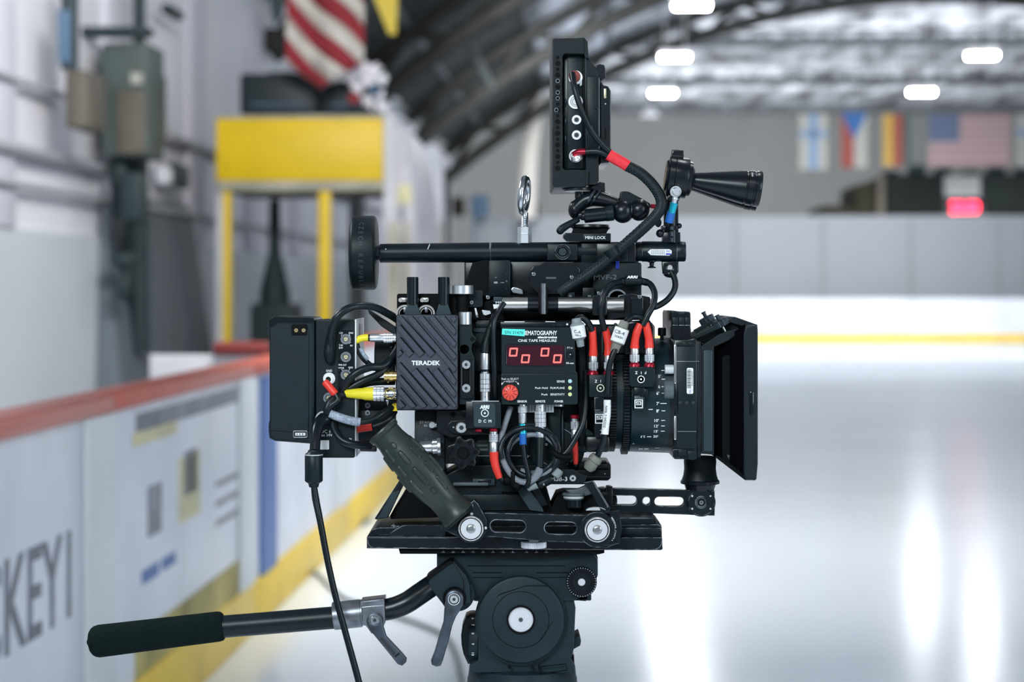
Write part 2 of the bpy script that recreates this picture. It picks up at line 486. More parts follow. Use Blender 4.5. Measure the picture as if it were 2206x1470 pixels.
# ---- roof arch: circle through three points of the third frame
def circle3(a, b, c):
    ax, ay, bx, by, cx, cy = *a, *b, *c
    d = 2 * (ax * (by - cy) + bx * (cy - ay) + cx * (ay - by))
    ux = ((ax * ax + ay * ay) * (by - cy) + (bx * bx + by * by) * (cy - ay) + (cx * cx + cy * cy) * (ay - by)) / d
    uy = ((ax * ax + ay * ay) * (cx - bx) + (bx * bx + by * by) * (ax - cx) + (cx * cx + cy * cy) * (bx - ax)) / d
    return ux, uy, math.dist((ux, uy), a)
ux, uz, UR = circle3((-3.66, CH + 2.9), (.1, CH + 5.3), (5.7, CH + 6.95))
def arch(x, dr=0.0):
    return uz + math.sqrt(max(0, (UR + dr) ** 2 - (x - ux) ** 2))
XS = [-3.66 + (2 * (ux + 3.66)) * i / 30 for i in range(31)]
YS = [-9, 6, 20, 34, 50]
FLAT = CH + 7.25
m = MB('roof_sheet', hall=True)
q = []
for ya, yb in zip(YS, YS[1:]):
    for a, b in zip(XS, XS[1:]):
        if a < -1.4: continue
        q.append([(a, ya, arch(a, .42)), (b, ya, arch(b, .42)), (b, yb, arch(b, .42)), (a, yb, arch(a, .42))])
m.surf(q)
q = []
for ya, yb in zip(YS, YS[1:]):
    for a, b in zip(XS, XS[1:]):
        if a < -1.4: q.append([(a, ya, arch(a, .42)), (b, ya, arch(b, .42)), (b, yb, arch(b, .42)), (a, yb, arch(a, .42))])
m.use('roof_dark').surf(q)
m.use('purlin')
for i in range(1, 30, 2):
    x = XS[i]; z = arch(x, .36)
    m.box(x - .05, z - .05, x + .05, z + .05, -9, 50, 0)
m.use('roof_sheet').box(-14, FLAT, 34, FLAT + .1, 50, 86, 0)
structure(m.build('ceiling'))
for fy in (14, 22, 30, 38, 47.5):
    m = MB('truss_dark', hall=True)
    dr = -.22 if fy < 50 else -.12
    m.tube([(x, arch(x, .25), fy) for x in XS], .13, n=6, smooth=1)
    m.tube([(x, arch(x, dr), fy) for x in XS], .15, n=6, smooth=1)
    for i, (a, b) in enumerate(zip(XS, XS[1:])):
        za, zb = (arch(a, .25), arch(b, dr)) if i % 2 else (arch(a, dr), arch(b, .25))
        m.tube([(a, za, fy), (b, zb, fy)], .07, n=6, smooth=1)
    if fy > 25: m.box(-3.92, 0, -3.55, 4.2, fy - .16, fy + .16, .02)
    else: m.box(-3.72, 4.05, -3.55, 4.25, fy - .12, fy + .12, .02)
    tag(m.build('roof_truss'), 'dark arched roof truss spanning the rink, the %s one from the camera' % {14: 'nearest', 22: 'second', 30: 'third', 38: 'fourth', 47.5: 'farthest'}[fy], 'roof truss', 'arched roof trusses')
for fy, py, l in ((56, 93, 'nearest and highest'), (67, 176, 'middle'), (79, 242, 'farthest and lowest')):
    z = CH + (HY - py) / F * fy
    m = MB('purlin', hall=True)
    m.box(-12, z - .13, 34, z + .13, fy, fy + .15, 0); m.box(-12, z + .3, 34, z + .4, fy, fy + .15, 0)
    for i in range(46): m.tube([(-12 + i, z, fy + .07), (-11.5 + i, z + .34, fy + .07), (-11 + i, z, fy + .07)], .03, n=4, smooth=1)
    tag(m.build('ceiling_truss'), 'straight grey truss across the far flat ceiling, %s of the three' % l, 'roof truss', 'straight trusses of the far ceiling')
m = MB('truss_pale', hall=True)
m.tube([H(955, -20, 33), H(1062, 195, 33)], .07, n=8, smooth=1)
tag(m.build('roof_brace'), 'pale straight brace slanting across the dark roof trusses', 'brace')
# ---- walls
m = MB('wall_paint', hall=True)
m.box(WX - .3, 1.75, WX, 4.6, -9, 50, 0)
m.use('wall_low').box(WX - .3, 0, WX + .03, 1.75, -9, 50, 0)
m.use('wall_rib')
for y in range(-6, 49, 3): m.box(WX, 1.75, WX + .05, 4.3, y - .35, y + .35, .01)
structure(m.build('wall_left'))
m = MB('wall_far', hall=True); m.box(-14, 0, 34, FLAT, 84, 84.3, 0)
structure(m.build('wall_far'))
m = MB('wall_grey', hall=True)
a = H(200, 440, 15); b = H(412, 440, 15)
y0, y1 = hy(200, WX), hy(412, WX)
m.surf([[(WX + .04, y0 + .1, 2.1), (WX + .04, y1 - .2, 2.1), (WX + .3, y1, 0), (WX + .3, y0 - .1, 0)],
        [(WX + .04, y0 + .1, 2.1), (WX + .3, y0 - .1, 0), (WX, y0 - .1, 0)], [(WX + .04, y1 - .2, 2.1), (WX + .3, y1, 0), (WX, y1, 0)]])
structure(m.build('trim_1'))
def conduit(py, r, l, pa=-60, pb=1000):
    z = hz(0, py, WX); m = MB('pipe_grey', hall=True)
    m.tube([(WX + .07, z, hy(pa, WX)), (WX + .07, z, hy(pb, WX))], r, n=8, smooth=1)
    tag(m.build('wall_pipe'), l, 'pipe')
conduit(168, .024, 'thin grey pipe high on the left wall, the topmost of them', pb=125)
conduit(318, .04, 'grey pipe along the left wall, middle of the three', pb=235)
conduit(395, .024, 'lowest grey pipe running along the left wall', pb=900)
z = 2.65; m = MB('pipe_grey', hall=True); m.tube([(WX + .07, z, hy(335, WX)), (WX + .07, z, hy(900, WX))], .04, n=8, smooth=1)
tag(m.build('wall_pipe'), 'grey pipe on the left wall between the wall cabinets and the yellow booth', 'pipe')
def wallbox(name, label, cat, x0, y0, x1, y1, mt, off=.3, extra=None):
    Y = along((x0 + x1) / 2, WX + off)
    a = H(x0, y0, Y); b = H(x1, y1, Y)
    m = MB(mt, hall=True); m.box(a[0], b[1], b[0], a[1], a[2], a[2] + .5, .02)
    if extra: extra(m, a, b)
    return tag(m.build(name), label, cat)
wallbox('wall_cabinet', 'large dark green and brown cabinet high on the left wall', 'cabinet', 218, 92, 322, 338, 'equip_green',
        extra=lambda m, a, b: m.use('equip_brown').box(a[0] + .12, b[1] + .02, b[0] - .02, a[1] - .35, a[2] - .03, a[2], .01).use('flag_white').box(a[0] + .22, a[1] - .3, a[0] + .3, a[1] - .22, a[2] - .03, a[2], 0))
wallbox('wall_cabinet', 'narrow olive cabinet left of the larger cabinet on the wall', 'cabinet', 140, 150, 188, 275, 'equip_brown')
wallbox('wall_case', 'black flat box fixed right of the large wall cabinet', 'box', 305, 150, 328, 300, 'equip_dark', .32,
        extra=lambda m, a, b: m.use('flag_brick').box(a[0] + .01, b[1] + .22, b[0] - .01, b[1] + .27, a[2] - .01, a[2], 0))
wallbox('wall_case', 'small black box on the wall left of the yellow booth', 'box', 362, 350, 382, 402, 'equip_dark', .15)
wallbox('wall_case', 'small dark box near the top of the left wall', 'box', 346, 8, 370, 28, 'equip_dark', .15)
wallbox('wall_sheet', 'pale sheet of paper beside the small black wall box', 'paper', 335, 358, 360, 396, 'wall_paint', .1)
for (a_, b_, r, l) in (((150, -40), (150, 150), .06, 'dark pipe dropping to the olive cabinet'), ((300, -40), (300, 92), .05, 'thin dark pipe rising from the large wall cabinet'),
                     ((255, 338), (262, 470), .07, 'short dark pipe under the left half of the large cabinet'), ((296, 338), (300, 760), .08, 'long dark pipe under the large wall cabinet'), ((280, 482), (275, 640), .04, 'thin pipe left of the long dark pipe')):
    Y = along(a_[0], WX + .2); m = MB('equip_dark', hall=True); m.tube([H(*a_, Y), H(*b_, Y)], r, n=8, smooth=1); tag(m.build('wall_pipe'), l, 'pipe')
Y = along(260, WX + .26)
for bx, l in (((262, 372, 314, 480), 'dark valve box under the large cabinet, the biggest of three'), ((240, 545, 292, 575), 'dark flat junction box low on the pipes'), ((255, 590, 282, 640), 'lowest small dark box on the pipes'), ((170, 60, 330, 80), 'dark bar above the wall cabinets')):
    a, b = H(bx[0], bx[1], Y), H(bx[2], bx[3], Y); m = MB('equip_dark', hall=True); m.box(a[0], b[1], b[0], a[1], a[2] - .1, a[2] + .1, .03)
    tag(m.build('junction_box'), l, 'box')
m = MB('equip_blue', hall=True); Y = along(135, WX + .25); m.box(H(124, 40, Y)[0], H(0, 135, Y)[1], H(146, 0, Y)[0], H(0, 20, Y)[1], H(135, 0, Y)[2], H(135, 0, Y)[2] + .1, .01)
tag(m.build('wall_banner'), 'narrow blue strip hanging at the upper left of the wall', 'banner')

# ---- boards
CAPZ = 1.07
def board(ya, yb, label, marks=None, gate=False):
    t = thing('rink_board', label, 'rink board', 'white rink boards along the near side')
    m = MB('white_board', hall=True); m.box(BX - .10, .0, BX, CAPZ - .05, ya, yb, .004)
    if marks: marks(m)
    m.build('panel', t)
    m = MB('cap_red', hall=True); m.box(BX - .13, CAPZ - .05, BX + .012, CAPZ, ya, yb, .012); m.build('cap_rail', t)
    m = MB('kick_yellow', hall=True); m.box(BX, .0, BX + .012, .20, ya, yb, .004); m.build('kick_plate', t)
    m = MB('board_rib', hall=True); m.box(BX, .2, BX + .014, CAPZ - .05, yb - .32, yb - .003, .004); m.build('joint_strip', t)
    return t
def side_text(m, s, ya, yb, zc, h):
    M = Matrix(((0, -1, 0, 0), (0, 0, 0, 0), (0, 0, 0, 0), (0, 0, 0, 1)))
    M = Matrix(((0, -1, 0, BX), (1, 0, 0, (ya + yb) / 2), (0, 0, 1, zc), (0, 0, 0, 1)))
    m.text(s, 0, 0, h, 0, w=yb - ya, ext=.002, bold=.01, mtx=M)
def patch(m, mt, pa, pb, ya, yb, t=.0015):
    """A flat print on the board: photo columns pa..pb, photo rows ya..yb at its near edge."""
    y0, y1 = hy(pa), hy(pb); z1, z0 = hz(pa, ya), hz(pa, yb)
    m.use(mt).box(BX, z0, BX + t, z1, y0, y1, 0)
def marks1(m):
    m.use('ad_letter'); side_text(m, 'HOCKEY1', hy(0) - .62, hy(152), .635, .235)
    patch(m, 'ad_letter', -60, 0, 1420, 1436)
def marks2(m):
    patch(m, 'ad_grey', 292, 522, 893, 935)
    patch(m, 'ad_pale', 285, 380, 935, 965)
    patch(m, 'ad_grey', 318, 348, 1050, 1160); patch(m, 'ad_pale', 385, 430, 990, 1130)
    patch(m, 'ad_grey', 396, 424, 975, 1070)
    for k in range(3): patch(m, 'ad_grey', 465, 512, 1040 + k * 42, 1052 + k * 42)
    patch(m, 'ad_blue', 305, 342, 1232, 1262); patch(m, 'ad_blue', 348, 378, 1205, 1232)
    m.use('kick_dull').box(BX, .2, BX + .003, .33, hy(290), hy(520), 0)
def marks3(m):
    m.use('ad_blue').box(BX, .2, BX + .016, CAPZ - .06, 8.05, 8.42, 0)
board(3.1, 5.6, 'white rink board with dark HOCKEY1 lettering at the left edge', marks1)
board(5.6, 7.9, 'white rink board with blurred grey and yellow advert behind the long grip handle', marks2)
board(7.9, 10.9, 'white rink board with a blue upright stripe under the battery', marks3)
for y, l in ((10.9, 'white rink board seen between blue stripe and hand grip'), (14, 'white rink board just behind the grip, before the booth'), (17.2, 'white rink board in front of the yellow booth'),
             (20.4, 'white rink board beyond the yellow booth'), (23.6, 'white rink board hidden mostly behind the transmitter')):
    board(y, y + 3.1 if y < 14 else y + 3.2, l)
m = MB('white_board', hall=True); m.box(BX - .1, 0, BX, CAPZ, 26.8, 44, 0); m.use('kick_yellow').box(BX, 0, BX + .012, .2, 26.8, 44, 0)
R_ = 7.0
pts = [(BX + R_ - R_ * math.cos(a), 44 + R_ * math.sin(a)) for a in [PI / 2 * i / 10 for i in range(11)]]
for p, q_ in zip(pts, pts[1:]):
    m.use('white_board').surf([[(p[0], p[1], 0), (q_[0], q_[1], 0), (q_[0], q_[1], 1.1), (p[0], p[1], 1.1)]])
    m.use('kick_yellow').surf([[(p[0] + .012, p[1] - .012, 0), (q_[0] + .012, q_[1] - .012, 0), (q_[0] + .012, q_[1] - .012, .2), (p[0] + .012, p[1] - .012, .2)]])
m.use('white_board').box(BX + R_, 0, 30, 1.1, 51, 51.1, 0); m.use('kick_yellow').box(BX + R_, 0, 30, .2, 50.98, 51, 0)
tag(m.build('end_boards'), 'far end boards of the rink, white with a low yellow strip', 'rink board')
m = MB('barrier_grey', hall=True); m.box(WX + .4, 0, 30, 3.28, 53, 53.2, 0)
m.use('wall_far')
for i in range(14): m.box(-1 + i * 2.3, .3, -.93 + i * 2.3, 3.2, 52.98, 53, 0)
structure(m.build('wall_end_barrier'))
for k, (xa, xb) in enumerate(((1970, 2022), (2046, 2124), (2150, 2230))):
    a, b = H(xa, 612, 52.9), H(xb, 632, 52.9)
    m = MB('barrier_mark', hall=True); m.box(a[0], b[1], b[0], a[1], a[2] - .08, a[2], .01)
    tag(m.build('dark_sign'), ('leftmost', 'middle', 'rightmost')[k] + ' of the three dark oblong signs low on the far grey barrier', 'sign')
# second board behind the near ones
t = thing('bench_board', 'white panel with dark red rail standing behind the near rink boards', 'panel')
a = H(322, 742, 9.2); b = (BX - .03, 0, 0)
m = MB('booth_white', hall=True); m.box(a[0], 0, b[0] - .12, a[1] - .05, a[2], a[2] + .06, .005); m.build('panel', t)
m = MB('cap_dark_red', hall=True); m.box(a[0] + .3, a[1] - .05, b[0] - .12, a[1] + .01, a[2] - .02, a[2] + .1, .01); m.build('cap_rail', t)

# ---- far stand, score clock, flags
t = thing('spectator_stand', 'dark stepped stand behind the far barrier at the right', 'stand')
Y = 60
a, b = H(1905, 375, Y), H(2320, 470, Y)
m = MB('stand_dark', hall=True); m.box(a[0], 0, b[0] + 6, a[1], a[2], a[2] + 6, .1)
for i in range(9): m.use('equip_dark').box(a[0] + .8 * i, a[1], a[0] + .8 * i + .5, a[1] + (.12, .3, .2)[i % 3], a[2] + .3, a[2] + .8, .05)
m.build('seating_block', t)
m = MB('stand_brown', hall=True); c_ = H(1845, 395, Y); m.box(c_[0], 0, a[0], c_[1], a[2] + .1, a[2] + 4, .1)
m.box(H(1770, 440, Y)[0], 0, c_[0], H(0, 442, Y)[1], a[2] + .1, a[2] + 4, .1); m.build('side_steps', t)
m = MB('equip_brown', hall=True); m.box(a[0] - .2, 0, a[0], a[1] + .02, a[2] - .1, a[2] + .1, .02); m.build('corner_post', t)
t = thing('score_clock', 'pale score clock glowing with red digits on the dark stand', 'scoreboard')
Y = 58
a, b = H(2036, 378, Y), H(2112, 424, Y)
m = MB('score_case', hall=True); m.box(a[0], b[1], b[0], a[1], a[2], a[2] + .3, .03); m.build('case', t)
a, b = H(2036, 424, Y), H(2120, 467, Y)
m = MB('score_black', hall=True); m.box(a[0], b[1], b[0], a[1], a[2] + .02, a[2] + .3, .02); m.build('display_case', t)
m = MB('score_red', hall=True); c_ = H(2078, 446, Y); m.text('20:00', c_[0], c_[1], .34, a[2] + .02, w=.82, ext=.02, bold=.03); m.build('digits', t)
m = MB('stand_brown', hall=True); m.box((a[0] + b[0]) / 2 - .05, 0, (a[0] + b[0]) / 2 + .05, b[1], a[2] + .05, a[2] + .2, .01); m.build('post', t)
def flagbase(name, label, x0, y0, x1, y1, draw, Y=52):
    a, b = H(x0, y0, Y), H(x1, y1, Y)
    t = thing(name, label, 'flag', 'flags hanging over the far end')
    W_, H_ = b[0] - a[0], a[1] - b[1]
    m = MB('flag_white', hall=True)
    P = lambda u, v: (a[0] + u * W_, a[1] - v * H_)
    draw(m, P, a[2]); m.build('cloth', t)
    m = MB('purlin', hall=True); m.box(a[0] - .08, a[1], b[0] + .08, a[1] + .05, a[2], a[2] + .05, .01)
    for u in (.08, .92): m.tube([(a[0] + u * W_, a[1], a[2] + .02), (a[0] + u * W_, arch(a[0] + u * W_, .3), a[2] + .02)], .012, n=6, smooth=1)
    m.build('hanging_bar', t)
def rect(m, P, y, mt, u0, v0, u1, v1, d=0):
    p, q_ = P(u0, v0), P(u1, v1); m.use(mt).box(p[0], q_[1], q_[0], p[1], y - d, y + .02, 0)
def f_cross(m, P, y):
    rect(m, P, y, 'flag_white', 0, 0, 1, 1); rect(m, P, y, 'flag_blue_pale', .34, 0, .66, 1, .01); rect(m, P, y, 'flag_blue_pale', 0, .30, 1, .42, .01)
def f_czech(m, P, y):
    rect(m, P, y, 'flag_brick', 0, 0, .5, 1); rect(m, P, y, 'flag_white', .5, 0, 1, 1)
    m.use('flag_blue').poly([P(0, 0), P(1, 0), P(.5, .48)], y - .015, y)
def f_tri(m, P, y):
    rect(m, P, y, 'flag_yellow', 0, 0, .38, 1); rect(m, P, y, 'flag_brick', .38, 0, .75, 1); rect(m, P, y, 'flag_green', .75, 0, 1, 1)
def f_stars(m, P, y):
    for i in range(13): rect(m, P, y, 'flag_pink' if i % 2 == 0 else 'flag_rose', 0, i / 13, 1, (i + 1) / 13)
    rect(m, P, y, 'flag_navy', 0, 0, .38, 7 / 13, .01)
flagbase('flag', 'pale flag with a blue cross hanging at the far end', 1722, 246, 1782, 366, f_cross)
flagbase('flag', 'flag with a blue wedge over red and white halves', 1812, 243, 1868, 362, f_czech)
flagbase('flag', 'flag of yellow, brick red and dark green upright bands', 1902, 246, 1960, 358, f_tri)
flagbase('flag', 'wide faded striped flag with a dark blue corner', 2000, 246, 2176, 358, f_stars)
flagbase('flag', 'pale flag cut by the right edge of the picture', 2190, 246, 2260, 358, f_cross)

# ---- lamps hanging from the roof
LZ = CH + 4.6
def lamp(x, y, label, group=None, wdt=.56):
    t = thing('ceiling_lamp', label, 'ceiling lamp', group)
    m = MB('booth_white', hall=True); m.box(x - wdt / 2 - .03, LZ + .05, x + wdt / 2 + .03, LZ + .16, y - .02, y + .22, .02)
    for u in (-.2, .2): m.tube([(x + u, LZ + .15, y + .1), (x + u, arch(x + u, .3), y + .1)], .008, n=6, smooth=1)
    m.build('housing', t)
    m = MB('lamp_tube', hall=True); m.box(x - wdt / 2, LZ - .02, x + wdt / 2, LZ + .05, y, y + .18, .015); m.build('tube', t)
names = {(0, 32.6): 'glowing lamp at the top edge above the viewfinder horn', (0, 39.9): 'glowing lamp right of the field monitor, the middle of its row', (0, 47.3): 'lowest glowing lamp right of the field monitor',
         (1, 39.9): 'upper glowing lamp near the right edge of the picture', (1, 47.3): 'glowing lamp above the blue wedge and red flag'}
for ci, x in enumerate((1.52, 7.62, 13.7, 19.8)):
    for y in (47.3, 39.9, 32.6, 25.3, 18.0, 10.7, 3.4, -3.9):
        if (ci, y) in names: lamp(x, y, names[(ci, y)])
        elif ci < 3 or y < 40: lamp(x, y, 'white tube lamp hanging over the ice, outside the picture', 'lamps over the rest of the ice')
t = thing('spot_lamp', 'small bright lamp with a pale shade just under the lowest glowing lamp', 'lamp')
a = H(1400, 236, 56)
m = MB('booth_white', hall=True); m.lathe((a[0], a[1] + .12, a[2]), (a[0], a[1] - 1, a[2]), [(0, .05), (.1, .1), (.3, .28)], 20); m.build('shade', t)
m = MB('lamp_tube', hall=True); m.ball(a[0], a[1] - .05, a[2], .09); m.build('bulb', t)
m = MB('purlin', hall=True); m.tube([(a[0], a[1], a[2]), (a[0], arch(a[0], .3), a[2])], .02, n=6, smooth=1); m.build('rod', t)

# ---- commentary booth behind the boards
Y = 17.0
t = thing('commentary_booth', 'yellow fronted booth on posts with a rounded white side', 'booth')
a, b = H(465, 256, Y), H(833, 390, Y); yb = a[2]
m = MB('booth_yellow', hall=True); m.box(a[0], b[1], b[0], a[1], yb, yb + .05, .01)
m.use('booth_cream').box(a[0], a[1], b[0], a[1] + .03, yb - .01, yb + 1.6, .01); m.build('fascia', t)
m = MB('booth_cream', hall=True); c_ = H(480, 412, Y); m.box(a[0] + .02, c_[1], b[0], b[1], yb - .005, yb + 1.5, .01); m.build('soffit', t)
for (x0, x1, mt) in ((462, 480, 'booth_white'), (479, 496, 'booth_yellow'), (686, 713, 'booth_yellow')):
    p, q_ = H(x0, 400, Y), H(x1, 400, Y)
    m = MB(mt, hall=True); m.box(p[0], 0, q_[0], c_[1] + .03, yb + (.02 if x0 != 462 else .06), yb + .1, .01); m.build('post', t)
p0, p1 = H(836, 250, Y), (BX - .17, 0)
rx, rz = p1[0] - p0[0], H(0, 250, Y)[1] - 1.75
prof = [(p0[0] + rx * math.sin(a_), 1.75 + rz * math.cos(a_)) for a_ in [PI / 2 * i / 12 for i in range(13)]]
m = MB('booth_side', hall=True)
m.poly([(p0[0], 0)] + prof + [(p1[0], 0)], yb, yb + 2.4, .02)
m.use('booth_white').box(p0[0] - .03, 0, p0[0] + .05, a[1] + .04, yb - .03, yb, .01)
q0, q1 = H(858, 400, Y), H(888, 440, Y)
m.use('ad_pale').box(q0[0], q1[1], q1[0], q0[1], yb - .012, yb, .004)
m.use('ad_grey').box(q0[0] + .02, q1[1] - .15, q0[0] + .06, q1[1] - .02, yb - .012, yb, .004)
m.build('rounded_side', t)
m = MB('booth_cream', hall=True)
for x0, x1 in ((838, 856), (866, 880)):
    p, q_ = H(x0, 480, Y - .3), H(x1, 480, Y - .3); m.box(p[0], 0, q_[0], p[1], p[2], p[2] + .03, .005)
m.build('front_slats', t)
def onroof(name, label, cat, x0, y0, x1, y1, mt, d=.4, off=.1):
    a_, b_ = H(x0, y0, Y + off), H(x1, y1, Y + off)
    m = MB(mt, hall=True); m.box(a_[0], a[1] + .03, b_[0], a_[1], a_[2], a_[2] + d, .03)
    m.use('equip_blue').box(a_[0] + .1, a[1] + .12, b_[0] - .1, a[1] + .14, a_[2] - .01, a_[2], 0)
    m.use('equip_dark').box((a_[0] + b_[0]) / 2 - .12, a_[1], (a_[0] + b_[0]) / 2 + .12, a_[1] + .03, a_[2] + d / 2 - .02, a_[2] + d / 2 + .02, .01)
    return tag(m.build(name), label, cat)
onroof('equipment_case', 'wide black case on top of the yellow booth', 'case', 516, 158, 682, 250, 'case_black')
onroof('equipment_case', 'black case under the striped flag, beside the pom-poms', 'case', 690, 178, 800, 250, 'case_black', .35, .15)
t = thing('striped_flag', 'large flag with wavy red and cream stripes hanging above the booth', 'flag')
m = MB('flag_cream', hall=True)
Yf = Y - .4
def fp(x, y): return H(x, y, Yf)
def stripe(m, mt, top, off0, off1, x0=618, x1=783):
    q = []; n = 14
    for i in range(n):
        for j in range(3):
            pass
    for i in range(n):
        xa, xb = x0 + (x1 - x0) * i / n, x0 + (x1 - x0) * (i + 1) / n
        ya = lambda x: top + (x - 618) * 1.02 + 9 * math.sin((x - 618) / 30)
        lim = lambda x, y: min(y, 190 - abs(x - 690) * (.75 if x < 690 else .62))
        pts_ = []
        for x, o in ((xa, off0), (xb, off0), (xb, off1), (xa, off1)):
            y = max(-60, lim(x, ya(x) + o)); h = fp(x, y)
            w_ = .05 * math.sin(x / 17.0) + .03 * math.sin(y / 23.0)
            pts_.append((h[0], h[2] + w_, h[1]))
        if max(p[2] for p in pts_) - min(p[2] for p in pts_) > .003: q.append(pts_)
    m.use(mt).surf(q)
for k in range(-5, 5):
    stripe(m, 'flag_red' if k % 2 else 'flag_cream', k * 47 + 33, 0, 47)
o = m.build('cloth', t)
sol = o.modifiers.new('thick', 'SOLIDIFY'); sol.thickness = .01
m = MB('purlin', hall=True); p, q_ = fp(600, -62), fp(800, -62); m.tube([p, q_], .02, n=8, smooth=1)
for u in (p, q_): m.tube([u, (u[0], arch(u[0], .3) if u[0] > -3.6 else 4.3, u[2])], .012, n=6, smooth=1)
m.build('hanging_bar', t)
def pennant(label, pts_, mt):
    m = MB(mt, hall=True); P_ = [H(x, y, Yf - .1) for x, y in pts_]; yy = P_[0][2]
    m.poly([(p[0], p[1]) for p in P_], yy, yy + .02)
    m.use('purlin').tube([(P_[0][0], P_[0][1], yy), (P_[0][0], 4.9, yy)], .01, n=6, smooth=1)
    tag(m.build('pennant'), label, 'pennant')
pennant('yellow pointed pennant right of the striped flag', [(795, -30), (858, -30), (853, 75), (838, 74)], 'pennant_yellow')
pennant('dark ragged pennant left of the striped flag', [(580, -30), (622, -30), (608, 35), (590, 58), (583, 20)], 'equip_dark')
t = thing('pom_pom', 'bunch of white ribbon pom-poms with red and blue tufts on the booth roof', 'pom-pom')
m = MB('pom_white', hall=True)
for x, y, r in ((752, 160, 20), (780, 150, 17), (805, 152, 19), (822, 172, 15), (795, 178, 16), (770, 190, 16), (815, 205, 14), (790, 215, 13), (822, 230, 15), (762, 214, 10)):
    h = H(x, y, Y - .15); rr = r / F * Y
    for k in range(26):
        v = Vector((random.gauss(0, 1), random.gauss(0, 1), random.gauss(0, 1))).normalized() * rr * random.uniform(.7, 1.2)
        m.tube([(h[0], h[1], h[2]), (h[0] + v.x, h[1] + v.z, h[2] + v.y)], .012, n=4, smooth=1)
    m.ball(h[0], h[1], h[2], rr * .7, n=12)
m.build('white_tuft', t)
for x, y, r, mt in ((762, 212, 13, 'flag_red'), (806, 193, 13, 'equip_blue')):
    h = H(x, y, Y - .3); m = MB(mt, hall=True); m.ball(h[0], h[1], h[2], r / F * Y, n=14); m.build('coloured_tuft', t)
m = MB('pom_white', hall=True); h = H(800, 245, Y - .15); m.tube([(h[0], a[1] + .06, h[2] - .02), (h[0], h[1] + .3, h[2])], .015, n=6, smooth=1); m.build('stick', t)
t = thing('floor_stand', 'dark upright stand on a square base seen between the booth posts', 'stand')
Yp = 18.2
m = MB('equip_dark', hall=True); p = H(592, 430, Yp); m.lathe((p[0], p[1], p[2]), (p[0], 0, p[2]), [(0, .05), (.5, .06), (.85, .14), (p[1] - .3, .14), (p[1] - .3, 0)], 20); m.build('pole', t)
m = MB('equip_dark', hall=True); p, q_ = H(545, 655, Yp), H(642, 700, Yp); m.box(p[0], 0, q_[0], p[1], p[2] - .15, p[2] + .3, .02); m.build('base', t)
m = MB('purlin', hall=True); p = H(765, 415, Yp); p = H(765, 415, 20.2); m.tube([(p[0], p[1] + .2, p[2]), (p[0], 0, p[2])], .06, n=8, smooth=1)
tag(m.build('upright_pole'), 'dark grey pole behind the counterweight, between booth posts', 'pole')
# things along the far left
for (x0, y0, x1, y1, Y_, mt, n_, l, c_) in (
        (1014, 420, 1052, 466, 51.8, 'equip_blue', 'notice', 'dark blue notice on the far wall left of the eye bolt', 'sign'),
        (955, 425, 1000, 466, 51.8, 'stand_brown', 'notice', 'dark brown notice left of the blue one on the far wall', 'sign'),
        (1118, 440, 1160, 466, 51.8, 'stand_brown', 'notice', 'dark notice behind the eye bolt', 'sign')):
    a_, b_ = H(x0, y0, Y_), H(x1, y1, Y_); m = MB(mt, hall=True); m.box(a_[0], b_[1], b_[0], a_[1], a_[2], a_[2] + .3, .02)
    m.box(a_[0] + .05, 0, a_[0] + .12, b_[1], a_[2] + .1, a_[2] + .2, 0); tag(m.build(n_), l, c_)
m = MB('flag_cream', hall=True); m.tube([H(1158, 200, 50), H(1140, 330, 50), H(1134, 470, 50)], .22, n=8); m.tube([(H(1158, 200, 50)[0], H(0, 200, 50)[1], H(1158, 200, 50)[2]), (H(1158, 200, 50)[0], arch(H(1158, 200, 50)[0], .3), H(1158, 200, 50)[2])], .02, n=6, smooth=1)
tag(m.build('safety_net'), 'cream gathered net hanging above the eye bolt', 'net')
for (x0, x1) in ((905, 922), (930, 950)):
    a_, b_ = H(x0, 480, 32), H(x1, 700, 32); m = MB('booth_cream', hall=True); m.box(a_[0], 0, b_[0], a_[1], a_[2], a_[2] + .1, .01)
    m.use('ad_pale').box(a_[0] + .03, a_[1] - .5, b_[0] - .03, a_[1] - .2, a_[2] - .01, a_[2], 0)
    tag(m.build('door_panel'), 'cream upright panel behind the counterweight rod, %s of the pair' % ('narrower' if x0 == 905 else 'wider'), 'panel')
# cable lying on the ice
m = MB('snow_cable', hall=True)
pp = []
for x, y in ((1000, 1500), (985, 1420), (960, 1375), (900, 1345), (830, 1322), (740, 1290), (690, 1245), (665, 1222), (650, 1205), (672, 1190), (740, 1150), (800, 1120)):
    Yd = F * (CH - .006) / (y - HY); h = H(x, y, Yd); pp.append((h[0], .009, h[2]))
m.tube(pp, .009, n=8); tag(m.build('floor_cable'), 'grey cable lying in a loop on the ice behind the pan handle', 'cable')
